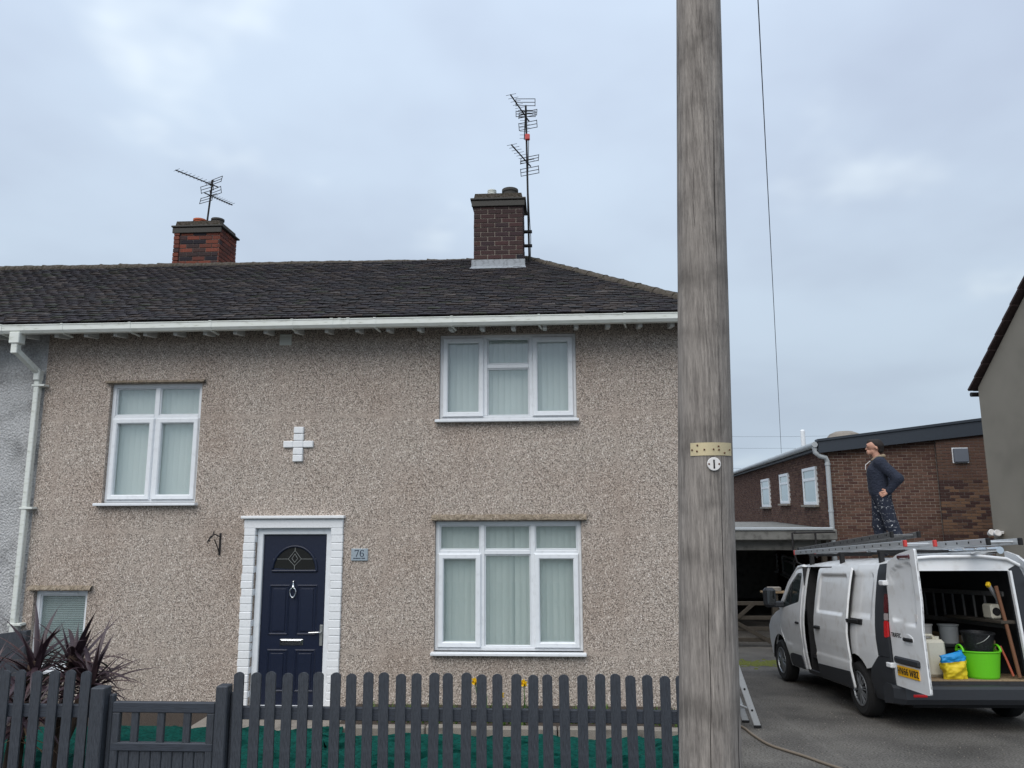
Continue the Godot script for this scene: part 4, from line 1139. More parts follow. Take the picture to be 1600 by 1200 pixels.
func fences() -> void:
	fence_run("grey picket fence between the garden gate and telegraph pole", -2.365, 0.95, 0.1212)
	fence_run("short grey picket fence in front of the purple plant", -4.95, -3.5, 0.1262)
	var f := thing("gate_post", "grey square timber gate post beside the short fence run", "post", "gate posts", V_at(-3.44, 0, 3.19))
	part(f, "shaft", G.new().bx(-0.055, 0.055, 0, 0.965, -0.05, 0.05, 0.008), mats.fence_grey)
	part(f, "stop", G.new().bx(0.056, 0.095, 0, 0.905, -0.06, -0.01, 0.008), mats.fence_grey)
	var k := thing("gate_post", "grey square timber gate post beside the long fence run", "post", "gate posts", V_at(-2.488, 0, 3.19))
	part(k, "shaft", G.new().bx(-0.045, 0.045, 0, 0.985, -0.05, 0.05, 0.008), mats.fence_grey)
	part(k, "stop", G.new().bx(0.046, 0.075, 0, 0.93, -0.06, -0.01, 0.008), mats.fence_grey)
	var g := thing("garden_gate", "low grey wooden garden gate with open spindles on top", "gate", "", V_at(-3.33, 0, 3.19))
	var W := 0.785
	part(g, "top_rail", G.new().bx(0, W, 0.785, 0.86, -0.022, 0.022, 0.006), mats.fence_rail)
	part(g, "middle_rail", G.new().bx(0, W, 0.515, 0.575, -0.022, 0.022, 0.006), mats.fence_rail)
	part(g, "bottom_rail", G.new().bx(0, W, 0.08, 0.16, -0.022, 0.022, 0.006), mats.fence_rail)
	for x in [0.0, W - 0.06]: part(g, "stile", G.new().bx(x, x + 0.06, 0.05, 0.784, -0.02, 0.02, 0.006), mats.fence_grey)
	for i in 3: part(g, "spindle", G.new().bx(0.145 + i * 0.2, 0.2 + i * 0.2, 0.57, 0.79, -0.014, 0.014, 0.004), mats.fence_grey)
	for i in 8: part(g, "board", G.new().bx(0.062 + i * 0.083, 0.141 + i * 0.083, 0.15, 0.52, -0.012, 0.008, 0.005), mats.fence_grey)
	var e := thing("fence_end_post", "grey square timber post ending the long picket fence behind the pole", "post", "", V_at(1.02, 0, 3.19))
	part(e, "shaft", G.new().bx(-0.045, 0.045, 0, 1.06, -0.05, 0.05, 0.008), mats.fence_grey)
	part(e, "cap", G.new().bx(-0.055, 0.055, 1.06, 1.085, -0.06, 0.06, 0.008), mats.fence_grey)
	var pn := thing("boundary_fence", "dark grey solid fence panel between the two houses' front gardens", "fence")
	part(pn, "board_face", G.new().prism(PackedVector2Array([Vector2(-2.4, -0.2), Vector2(0, -0.2), Vector2(0, 0.92), Vector2(-0.35, 0.87), Vector2(-2.4, 0.84)]), -0.02, 0.02, V_at(-6.07, 0, 0.42)), mats.fence_grey)
	part(pn, "edge_post", G.new().bx(-6.07, -6.02, -0.2, 0.92, 0.38, 0.46, 0.006), mats.fence_grey)

func blade(L: float, w: float, droop: float) -> G:
	var g := G.new()
	g.grid(8, 2, func(u, v):
		var ww: float = w * (sin(clampf(u * 1.15 + 0.12, 0, 1) * PI) * 0.5 + 0.5 * (1.0 - u)) * (1.0 - pow(u, 6))
		return V((v - 0.5) * ww, u * L * (1.0 - droop * u * 0.35), droop * L * u * u * 0.75 - absf(v - 0.5) * ww * -0.35))
	return g

func garden() -> void:
	# raised bed along the wall with stone edging
	struct("flower_bed", G.new().bx(-2.3, 1.3, -0.05, 0.06, 0.004, 0.86, 0.02), mats.soil)
	struct("door_path", G.new().bx(-3.9, -2.34, -0.05, 0.004, 0.0, 1.05, 0.01), mats.concrete)
	var ed := thing("stone_edging", "row of pale stone edging blocks along the flower bed", "edging")
	var x := -2.3
	while x < 1.05:
		var l := rng.randf_range(0.42, 0.5)
		part(ed, "stone", G.new().bx(-l / 2 + 0.006, l / 2 - 0.006, -0.06, 0.085, -0.05, 0.05, 0.012), mats.concrete, Transform3D(Basis(Vector3.UP, rng.randf_range(-0.02, 0.02)), V(x + l / 2, rng.randf_range(-0.012, 0.004), 0.92)))
		x += l
	# crumpled green netting
	var nz := FastNoiseLite.new()
	nz.seed = 31; nz.frequency = 1.0; nz.fractal_octaves = 4
	var sheets := [[-5.4, -2.2, 0.75, 2.95, "rumpled green netting laid behind the garden gate"], [-2.35, 1.28, 1.0, 1.8, "rumpled green netting laid along the stone edging"], [-2.6, 1.05, 1.72, 3.05, "rumpled green netting spread behind the long picket fence"]]
	for i in sheets.size():
		var s: Array = sheets[i]
		var g := G.new()
		g.grid(120, 90, func(u, v):
			var X: float = lerpf(s[0], s[1], u); var Z: float = lerpf(s[3], s[2], v)
			var y: float = 0.03 + [0.4, 0.3, 0.55][i] * absf(nz.get_noise_2d(X * 0.7 + i * 20.0, Z * 3.2)) * 0.3 + nz.get_noise_2d(X * 3.0, Z * 7.0 + i * 5.0) * 0.03
			var lean := 0.0
			for k in 5:
				# a fold that rolls over towards the street
				var zk: float = lerpf(s[3], s[2], 0.12 + 0.19 * k) + nz.get_noise_2d(X * 0.8 + k * 13.0, i * 31.0) * 0.22
				var e: float = exp(-pow((Z - zk) / 0.055, 2.0)) * clampf(0.45 + nz.get_noise_2d(X * 1.1 + k * 7.0, 50.0 + i * 9.0) * 1.4, 0.0, 1.0)
				y += 0.085 * e * (0.6 if i == 1 else 1.0)
				lean += 0.075 * e
			y *= clampf(v * 12.0, 0.25, 1.0) * clampf((1.0 - v) * 8.0, 0.2, 1.0)
			X += nz.get_noise_2d(Z * 3.0 + i * 7.0, X * 0.5) * 0.05
			return V(X, maxf(y - 0.02 + 0.008 * i, -0.022 + 0.004 * i), Z + lean + nz.get_noise_2d(X * 1.3, i * 9.0) * 0.05))
		piece("garden_netting", s[4], "netting", g, mats.netting, "green netting sheets")
	# weeds in the bed
	var wd := G.new()
	for i in 420:
		var p := V(rng.randf_range(-2.2, 1.28), 0.055, rng.randf_range(0.3, 0.84))
		if nz.get_noise_2d(p.x * 1.5, 3.0) < -0.12: continue
		for k in 3: wd.add(blade(rng.randf_range(0.05, 0.17), 0.024, rng.randf_range(0.3, 1.0)), Transform3D(Basis(Vector3.UP, rng.randf() * TAU), p))
	var wo := piece("weeds", "low green weeds growing in the narrow flower bed", "weeds", wd, mats.weed)
	wo.set_meta("kind", "stuff")
	for q in [[-0.80, 0.60, "daffodil clump with two open flowers under the big window", 2], [-0.33, 0.60, "daffodil clump with one half hidden flower under the big window", 1]]:
		var d := thing("daffodil_plant", q[2], "flower", "daffodils under the window", V_at(q[0], 0.05, q[1]))
		for k in 9: part(d, "leaf", blade(rng.randf_range(0.25, 0.4), 0.018, rng.randf_range(0.05, 0.5)), mats.stem_green, Transform3D(Basis(Vector3.UP, rng.randf() * TAU), V(rng.randf_range(-0.05, 0.05), 0, rng.randf_range(-0.04, 0.04))))
		for k in q[3]:
			var tp := V([-0.07, 0.2][k], [0.40, 0.26][k], 0.03) if q[3] == 2 else V(-0.02, 0.38, 0.0)
			part(d, "stem", G.new().tube([V(tp.x * 0.3, 0, 0), V(tp.x * 0.8, tp.y * 0.7, 0), tp], 0.005, 6), mats.stem_green)
			var fl := G.new()
			for m in 6:
				var pet := PackedVector2Array([Vector2(-0.008, 0), Vector2(0.008, 0), Vector2(0.017, 0.025), Vector2(0.0, 0.05), Vector2(-0.017, 0.025)])
				fl.prism(pet, -0.001, 0.001, Transform3D(Basis(Vector3.BACK, m * TAU / 6), V(0, 0, 0)))
			fl.lathe([Vector2(0.011, 0), Vector2(0.016, 0.022), Vector2(0.021, 0.034), Vector2(0.014, 0.02), Vector2(0, 0.006)], 12, Transform3D(Basis(Vector3.RIGHT, PI / 2), Vector3.ZERO))
			part(d, "flower", fl, mats.daffodil, Transform3D(Basis(Vector3.RIGHT, 0.25) * Basis(Vector3.UP, [-0.5, 0.3][k]), tp))
	# purple cordyline
	var c := thing("cordyline_plant", "spiky purple leaved plant behind the short fence", "plant", "", V_at(-4.42, 0, 2.35))
	var trunks := [[V(-0.3, 0, 0.0), V(-0.24, 0.6, 0.02), V(-0.14, 0.98, 0.0)], [V(0.0, 0, -0.1), V(0.1, 0.6, -0.1), V(0.14, 1.02, -0.1)], [V(0.1, 0, 0.1), V(0.3, 0.5, 0.1), V(0.4, 0.86, 0.05)], [V(-0.1, 0, 0.2), V(-0.05, 0.4, 0.25), V(-0.02, 0.72, 0.28)], [V(-0.2, 0, 0.2), V(-0.4, 0.4, 0.2), V(-0.5, 0.8, 0.15)]]
	var ms := []
	for i in 8: ms.append(blade([0.62, 0.55, 0.74, 0.5, 0.7, 0.45, 0.62, 0.8][i], [0.05, 0.052, 0.046, 0.055, 0.05, 0.054, 0.044, 0.048][i], [0.1, 0.35, 0.6, 0.2, 0.9, 0.05, 0.7, 0.5][i]).mesh())
	for i in trunks.size():
		part(c, "trunk", G.new().tube(trunks[i], [0.05, 0.045, 0.05], 8), mats.bark)
		var top: Vector3 = trunks[i][2]
		for k in 54:
			var tilt := 0.12 + 1.75 * pow(rng.randf(), 0.8)
			var b := Basis(Vector3.UP, k * 2.4 + rng.randf() * 0.4) * Basis(Vector3.RIGHT, tilt)
			part(c, "leaf", ms[rng.randi() % 8], mats.leaf_purple if rng.randf() < 0.72 else mats.leaf_purple2, Transform3D(b.scaled(Vector3.ONE * rng.randf_range(0.8, 1.2)), top - V(0, rng.randf() * 0.22, 0)))
		for k in 7:
			var b := Basis(Vector3.UP, rng.randf() * TAU) * Basis(Vector3.RIGHT, rng.randf_range(1.2, 2.6))
			part(c, "dead_leaf", ms[rng.randi() % 8], mats.leaf_dead, Transform3D(b.scaled(Vector3.ONE * rng.randf_range(0.5, 0.8)), top - V(0, 0.15 + rng.randf() * 0.2, 0)))

# ---- the van: x forward from the rear axle, y up, z to its right
var VT := Transform3D(Basis(V(-0.0272, -0.0832, -0.9962).normalized(), V(-0.0023, 0.9965, -0.0832).normalized(), V(0.9996, 0.0, -0.0273).normalized()), V(4.861, -0.377, -1.391)).orthonormalized()

func half_w(x: float, h: float) -> float:
	var T := [[0.2, 0.88], [0.34, 0.93], [0.55, 0.96], [0.8, 0.975], [1.0, 0.972], [1.15, 0.955], [1.4, 0.91], [1.65, 0.855], [1.8, 0.815], [1.9, 0.77], [2.0, 0.7]]
	var w := 0.88
	for i in T.size() - 1:
		if h >= T[i][0]: w = lerpf(T[i][1], T[i + 1][1], clampf((h - T[i][0]) / (T[i + 1][0] - T[i][0]), 0, 1))
	if x > 2.4: w -= 0.05 * pow((x - 2.4) / 1.6, 2.0) * 2.4
	if x < -0.6: w -= 0.05 * pow((-0.6 - x) / 0.35, 2.0)
	return w

func arc(c: Vector2, r: float, n := 24) -> PackedVector2Array:
	var p := PackedVector2Array()
	for i in n: p.push_back(c + Vector2(cos(TAU * i / n), sin(TAU * i / n)) * r)
	return p

func rounded(pts: Array, r: float) -> PackedVector2Array:
	var out := PackedVector2Array()
	for i in pts.size():
		var p: Vector2 = pts[i]; var a: Vector2 = pts[i - 1]; var b: Vector2 = pts[(i + 1) % pts.size()]
		var ra := minf(r, p.distance_to(a) * 0.45); var rb := minf(r, p.distance_to(b) * 0.45)
		var p0 := p + (a - p).normalized() * ra; var p1 := p + (b - p).normalized() * rb
		for k in 5:
			var t := k / 4.0
			out.push_back(p0.lerp(p, t).lerp(p.lerp(p1, t), t))
	return out

func cutout(poly: PackedVector2Array, hole: PackedVector2Array) -> Array:
	var r := Geometry2D.clip_polygons(poly, hole)
	var out := []
	for p: PackedVector2Array in r:
		if not Geometry2D.is_polygon_clockwise(p): out.append(p)
	return out

# an outline in (x, h) on the van's side; s = -1 left, 1 right; relief(x, h) adds to the distance
func panel(parent: Node, called: String, poly: PackedVector2Array, m: Material, off := 0.0, s := -1.0, relief = null, cell := 0.05) -> MeshInstance3D:
	var q := PackedVector2Array()
	for p in poly: q.push_back(Vector2(p.x * s, p.y))
	var g := G.new()
	g.patch(q, cell, func(a, b):
		var x: float = a * s
		var d: float = half_w(x, b) + off + (relief.call(x, b) if relief != null else 0.0)
		return V(x, b, d * s), 0.025)
	return part(parent, called, g, m)

func inset(poly: PackedVector2Array, depth: float, soft: float) -> Callable:
	return func(x, h):
		var p := Vector2(x, h)
		if not Geometry2D.is_point_in_polygon(p, poly): return 0.0
		var d := 9.0
		for k in poly.size(): d = minf(d, p.distance_to(Geometry2D.get_closest_point_to_segment(p, poly[k], poly[(k + 1) % poly.size()])))
		return -depth * smoothstep(0.0, soft, d)

func wheel(parent: Node, x: float, z: float, s: float) -> void:
	var w := holder(parent, "wheel", Transform3D(Basis(Vector3.RIGHT, PI / 2 * s), V(x, 0.33, z)))
	# local y is the axle, outwards
	part(w, "tyre", G.new().lathe([Vector2(0.21, -0.1), Vector2(0.29, -0.105), Vector2(0.322, -0.085), Vector2(0.332, -0.05), Vector2(0.332, 0.05), Vector2(0.322, 0.085), Vector2(0.29, 0.104), Vector2(0.235, 0.1), Vector2(0.21, 0.09)], 36), mats.tyre)
	part(w, "rim", G.new().lathe([Vector2(0.212, 0.085), Vector2(0.205, 0.092), Vector2(0.19, 0.08), Vector2(0.185, 0.02), Vector2(0.0, 0.02)], 30), mats.van_plastic)
	part(w, "rim_lip", G.new().lathe([Vector2(0.214, 0.08), Vector2(0.21, 0.098), Vector2(0.196, 0.098), Vector2(0.19, 0.08)], 30), mats.alloy)
	var sp := G.new()
	for i in 20:
		var a := TAU * (i + (0.25 if i % 2 else 0.0)) / 20.0
		sp.bar(V(cos(a) * 0.05, 0.085, sin(a) * 0.05), V(cos(a) * 0.2, 0.078, sin(a) * 0.2), 0.016, 0.02, 0.004, V(0, 1, 0))
	part(w, "spokes", sp, mats.alloy)
	part(w, "hub", G.new().lathe([Vector2(0.065, 0.06), Vector2(0.06, 0.096), Vector2(0.03, 0.1), Vector2(0, 0.1)], 18), mats.alloy)

func van() -> void:
	var v := thing("white_van", "white panel van with open rear and side doors in the yard", "van", "", VT)
	var fa := arc(Vector2(3.1, 0.34), 0.41); var ra := arc(Vector2(0.0, 0.34), 0.415)
	for s in [-1.0, 1.0]:
		var fender := PackedVector2Array([Vector2(2.62, 0.3), Vector2(3.55, 0.3), Vector2(3.98, 0.36), Vector2(4.02, 0.6), Vector2(3.95, 0.84), Vector2(3.7, 0.98), Vector2(3.3, 1.1), Vector2(3.02, 1.16), Vector2(3.03, 0.92), Vector2(2.9, 0.72), Vector2(2.66, 0.5)])
		for p in cutout(fender, fa): panel(v, "front_wing", p, mats.van_white, 0.0, s)
		var win := rounded([Vector2(2.08, 1.32), Vector2(2.08, 1.77), Vector2(2.3, 1.76), Vector2(2.62, 1.54), Vector2(2.93, 1.2), Vector2(2.86, 1.19)], 0.05)
		var door := rounded([Vector2(1.975, 0.3), Vector2(2.61, 0.3), Vector2(2.65, 0.5), Vector2(2.89, 0.73), Vector2(3.02, 0.93), Vector2(3.01, 1.16), Vector2(2.66, 1.6), Vector2(2.32, 1.84), Vector2(1.975, 1.85)], 0.04)
		var crease := func(x, h): return -0.012 * smoothstep(0.0, 0.05, h - (0.6 + 0.12 * maxf(0.0, x - 2.4))) * smoothstep(0.0, 0.35, 1.0 - h)
		# the door is cut in two along the window's middle so that the pane is a real opening
		var halves := [PackedVector2Array([Vector2(1.5, 0), Vector2(2.45, 0), Vector2(2.45, 2.2), Vector2(1.5, 2.2)]), PackedVector2Array([Vector2(2.45, 0), Vector2(3.6, 0), Vector2(3.6, 2.2), Vector2(2.45, 2.2)])]
		var fd := holder(v, "front_door")
		for hf in halves:
			for d in Geometry2D.intersect_polygons(door, hf):
				for p in cutout(d, win): panel(fd, "skin", p, mats.van_white, 0.002, s, crease)
		panel(fd, "window_pane", win, mk("van_glass", s3(60, 72, 74), 0.03, {"alpha": 0.55, "spec": 0.8}), -0.012, s)
		panel(fd, "window_divider", PackedVector2Array([Vector2(2.5, 1.24), Vector2(2.535, 1.24), Vector2(2.535, 1.6), Vector2(2.5, 1.62)]), mats.van_seal, -0.005, s)
		panel(fd, "lower_cladding", rounded([Vector2(2.02, 0.31), Vector2(2.6, 0.31), Vector2(2.63, 0.47), Vector2(2.5, 0.51), Vector2(2.05, 0.51)], 0.05), mats.van_plastic, 0.016, s)
		var hz: float = s * (half_w(2.12, 1.0) + 0.004)
		part(fd, "handle", G.new().bx(2.03, 2.2, 0.98, 1.015, hz - 0.01, hz + 0.03, 0.01), mats.van_seal)
		panel(v, "door_pillar", PackedVector2Array([Vector2(1.89, 0.32), Vector2(1.965, 0.32), Vector2(1.965, 1.85), Vector2(1.89, 1.86)]), mats.van_white, -0.012, s)
		panel(v, "sill", PackedVector2Array([Vector2(0.42, 0.27), Vector2(1.97, 0.27), Vector2(1.97, 0.325), Vector2(0.42, 0.34)]), mats.van_plastic, -0.01, s)
		var quarter := PackedVector2Array([Vector2(0.93 if s < 0.0 else 1.88, 0.34), Vector2(0.93 if s < 0.0 else 1.88, 1.87), Vector2(-0.6, 1.88), Vector2(-0.64, 1.3), Vector2(-0.7, 0.8), Vector2(-0.46, 0.64)])
		var qin := rounded([Vector2(0.85, 1.2), Vector2(0.85, 1.78), Vector2(-0.52, 1.79), Vector2(-0.55, 1.2)], 0.1)
		for p in cutout(quarter, ra): panel(v, "rear_quarter", p, mats.van_white, 0.0, s, inset(qin, 0.022, 0.05))
		var corner := PackedVector2Array([Vector2(-0.30, 0.28), Vector2(-0.458, 0.635), Vector2(-0.702, 0.795), Vector2(-0.93, 0.8), Vector2(-0.95, 0.28)])
		for p in cutout(corner, ra): panel(v, "bumper_corner", p, mats.van_plastic, 0.004, s)
		panel(v, "corner_pillar", PackedVector2Array([Vector2(-0.605, 1.88), Vector2(-0.645, 1.3), Vector2(-0.705, 0.805), Vector2(-0.93, 0.805), Vector2(-0.92, 1.3), Vector2(-0.88, 1.9)]), mats.van_plastic, 0.003, s)
		# lamp cluster wrapping the corner
		var lamp := holder(v, "tail_light")
		panel(lamp, "upper_lens", rounded([Vector2(-0.85, 1.31), Vector2(-0.83, 1.53), Vector2(-0.90, 1.53), Vector2(-0.92, 1.31)], 0.02), mats.lens_dark, 0.012, s)
		panel(lamp, "clear_lens", rounded([Vector2(-0.86, 1.225), Vector2(-0.852, 1.305), Vector2(-0.92, 1.305), Vector2(-0.925, 1.225)], 0.015), mats.lens_clear, 0.013, s)
		panel(lamp, "lower_lens", rounded([Vector2(-0.87, 1.03), Vector2(-0.86, 1.22), Vector2(-0.925, 1.22), Vector2(-0.93, 1.03)], 0.02), mats.lens_red, 0.012, s)
		# rear face of the corner pillar
		var pp := PackedVector2Array()
		for k in 9:
			var h := lerpf(0.5, 1.88, k / 8.0)
			pp.push_back(Vector2(s * (half_w(-0.92, h) - 0.004), h))
		pp.push_back(Vector2(s * 0.62, 1.82)); pp.push_back(Vector2(s * 0.64, 0.52))
		part(v, "rear_pillar", G.new().prism(pp, 0.86, 0.915, Transform3D(Basis(V(0, 0, 1), V(0, 1, 0), V(-1, 0, 0)), Vector3.ZERO)), mats.van_plastic)
		part(v, "door_jamb", G.new().bar(V(-0.925, 0.54, s * 0.655), V(-0.915, 1.80, s * 0.625), 0.03, 0.05, 0.006, V(1, 0, 0)), mats.van_white)
		var lz: float = 0.66 * s
		part(lamp, "rear_lens_upper", G.new().bx(-0.935, -0.91, 1.31, 1.53, lz + s * 0.1, s * 0.835, 0.008), mats.lens_dark)
		part(lamp, "rear_lens_clear", G.new().bx(-0.937, -0.91, 1.225, 1.305, lz + s * 0.1, s * 0.87, 0.008), mats.lens_clear)
		part(lamp, "rear_lens_lower", G.new().bx(-0.937, -0.91, 1.03, 1.22, lz + s * 0.1, s * 0.885, 0.008), mats.lens_red)
		wheel(v, 3.1, s * 0.86, s)
		wheel(v, 0.0, s * 0.86, s)
		# dark wheel housings
		for wx in [0.0, 3.1]:
			var wh := G.new()
			wh.grid(14, 1, func(u, q): return V(wx + cos(u * PI) * 0.415, 0.34 + sin(u * PI) * 0.415, s * lerpf(0.95, 0.62, q)))
			wh.face([V(wx - 0.42, 0.3, s * 0.62), V(wx + 0.42, 0.3, s * 0.62), V(wx + 0.42, 0.78, s * 0.62), V(wx - 0.42, 0.78, s * 0.62)], V(0, 0, s))
			part(v, "wheel_housing", wh, mats.van_seal)
		var mr := holder(v, "door_mirror", V_at(2.83, 1.2, s * 1.0))
		part(mr, "arm", G.new().bx(-0.04, 0.08, 0.0, 0.1, -s * 0.08, s * 0.1, 0.02), mats.van_plastic)
		part(mr, "housing", G.new().bx(-0.06, 0.09, 0.0, 0.32, s * 0.05, s * 0.25, 0.045), mats.van_plastic)
		part(mr, "mirror_glass", G.new().bx(-0.065, -0.058, 0.06, 0.27, s * 0.085, s * 0.215, 0.002), mats.dark_glass)
	# roof, windscreen, bonnet, front
	part(v, "roof", G.new().grid(20, 24, func(u, q):
		var x: float = lerpf(2.34, -0.90, u)
		var t: float = lerpf(-1.0, 1.0, q)
		var e: float = half_w(x, 1.86)
		return V(x, 1.86 + (0.115 - 0.05 * smoothstep(1.4, 2.34, x)) * (1.0 - pow(absf(t), 4.0)), -t * e)), mats.van_white)
	part(v, "windscreen", G.new().grid(10, 12, func(u, q):
		var t: float = lerpf(-1.0, 1.0, q)
		var x: float = lerpf(3.3, 2.34, u) - 0.16 * t * t * (1.0 - u)
		return V(x, lerpf(1.13, 1.9, pow(u, 0.92)) - 0.04 * t * t, -t * lerpf(0.86, 0.76, u))), mats.van_glass)
	for s in [-1.0, 1.0]: part(v, "windscreen_pillar", G.new().tube([V(2.1, 1.865, s * 0.775), V(2.34, 1.845, s * 0.775), V(2.68, 1.6, s * 0.83), V(3.05, 1.18, s * 0.9)], [0.035, 0.04, 0.042, 0.045], 10), mats.van_white)
	part(v, "bonnet", G.new().grid(8, 12, func(u, q):
		var t: float = lerpf(-1.0, 1.0, q)
		var x: float = lerpf(3.99, 3.1, u)
		return V(x - 0.1 * t * t, lerpf(0.86, 1.15, sin(u * PI / 2)) - 0.05 * t * t, -t * (half_w(x, 0.95) - 0.02))), mats.van_white)
	part(v, "front_bumper", G.new().grid(8, 12, func(u, q):
		var t: float = lerpf(-1.0, 1.0, q)
		return V(4.05 - 0.16 * t * t - 0.08 * u * u, lerpf(0.28, 0.87, u), -t * 0.82)), mats.van_plastic)
	# rear header and load space
	part(v, "rear_header", G.new().prism(PackedVector2Array([Vector2(-0.775, 1.86), Vector2(-0.62, 1.80), Vector2(0.62, 1.80), Vector2(0.775, 1.86), Vector2(0.6, 1.955), Vector2(0.3, 1.972), Vector2(-0.3, 1.972), Vector2(-0.6, 1.955)]), 0.85, 0.905, Transform3D(Basis(V(0, 0, 1), V(0, 1, 0), V(-1, 0, 0)), Vector3.ZERO)), mats.van_white)
	part(v, "roof_edge_strip", G.new().tube([V(-0.91, 1.865, -0.75), V(-0.925, 1.94, -0.6), V(-0.93, 1.965, -0.3), V(-0.93, 1.97, 0.3), V(-0.925, 1.94, 0.6), V(-0.91, 1.865, 0.75)], 0.022, 8), mats.van_white)
	var sh := G.new()
	sh.bx(-0.93, 1.94, 0.50, 0.54, -0.84, 0.84)
	sh.bx(-0.86, 1.94, 1.83, 1.85, -0.72, 0.72)
	sh.face([V(-0.86, 0.54, 0.86), V(1.94, 0.54, 0.86), V(1.94, 1.84, 0.72), V(-0.86, 1.84, 0.72)], V(0, 0, -1))
	sh.face([V(-0.86, 0.54, -0.86), V(0.93, 0.54, -0.86), V(0.93, 1.84, -0.72), V(-0.86, 1.84, -0.72)], V(0, 0, 1))
	sh.bx(1.93, 1.96, 0.3, 1.86, -0.86, 0.86)
	part(v, "load_space", sh, mats.van_inner)
	part(v, "load_floor", G.new().bx(-0.92, 1.9, 0.54, 0.556, -0.8, 0.8, 0.003), mats.plywood)
	part(v, "underbody", G.new().bx(-0.85, 3.9, 0.24, 0.5, -0.7, 0.7), mats.van_seal)
	part(v, "dashboard", G.new().bx(2.75, 3.2, 0.9, 1.18, -0.8, 0.8, 0.04), mats.van_seal)
	for z in [-0.45, 0.1, 0.5]:
		part(v, "seat", G.new().bx(2.05, 2.2, 0.8, 1.42, z - 0.2, z + 0.2, 0.05), mats.van_inner)
	var bp := PackedVector2Array([Vector2(-0.80, 0.27), Vector2(-1.02, 0.30), Vector2(-1.06, 0.36), Vector2(-1.06, 0.47), Vector2(-1.03, 0.50), Vector2(-0.9, 0.51), Vector2(-0.80, 0.50)])
	part(v, "rear_bumper", G.new().prism(bp, -0.86, 0.86), mats.van_plastic)
	for s in [-1.0, 1.0]: part(v, "bumper_end", G.new().prism(bp, 0.0, 0.11, Transform3D(Basis(V(1, 0, 0), V(0, 1, 0), V(0.9 * s, 0, s)).orthonormalized() if false else Basis(V(1, 0, 0), V(0, 1, 0), V(1.1, 0, s * 0.8)), V(0, 0, s * 0.86))), mats.van_plastic)
	for s in [-1.0, 1.0]: part(v, "bumper_reflector", G.new().bx(-1.066, -1.05, 0.385, 0.415, s * 0.62, s * 0.78, 0.004), mats.lens_red)
	part(v, "sliding_door_track", G.new().bx(-0.3, 0.2, 1.13, 1.2, -0.972, -0.935, 0.008), mats.van_seal)
	# open sliding door: stands off the side, slid back
	var sd := holder(v, "sliding_door")
	sd.set_meta("label", "side door slid halfway open")
	var so := rounded([Vector2(0.030, 0.31), Vector2(1.190, 0.31), Vector2(1.190, 1.84), Vector2(0.030, 1.85)], 0.05)
	var si := rounded([Vector2(0.100, 1.22), Vector2(1.100, 1.19), Vector2(1.120, 1.35), Vector2(1.120, 1.76), Vector2(0.120, 1.77)], 0.12)
	var sr := inset(si, 0.028, 0.04)
	panel(sd, "skin", so, mats.van_white, 0.075, -1.0, func(x, h): return sr.call(x, h) - 0.012 * smoothstep(0.0, 0.04, h - 0.62) * smoothstep(0.0, 0.3, 1.0 - h), 0.034)
	panel(sd, "lower_cladding", rounded([Vector2(0.050, 0.315), Vector2(1.180, 0.315), Vector2(1.180, 0.50), Vector2(0.050, 0.53)], 0.02), mats.van_plastic, 0.085, -1.0)
	panel(sd, "inner_lining", rounded([Vector2(0.060, 0.34), Vector2(1.160, 0.34), Vector2(1.160, 1.82), Vector2(0.060, 1.82)], 0.05), mats.van_seal, 0.035, -1.0)
	part(sd, "handle", G.new().bx(0.94, 1.12, 0.985, 1.03, -1.085, -1.03, 0.012), mats.van_seal)
	part(sd, "runner_arm", G.new().bar(V(0.05, 1.165, -1.0), V(-0.22, 1.165, -0.955), 0.06, 0.05, 0.008), mats.van_seal)
	# rear doors, hinged on the corner pillars, standing open
	for s in [-1.0, 1.0]: rear_door(v, s)

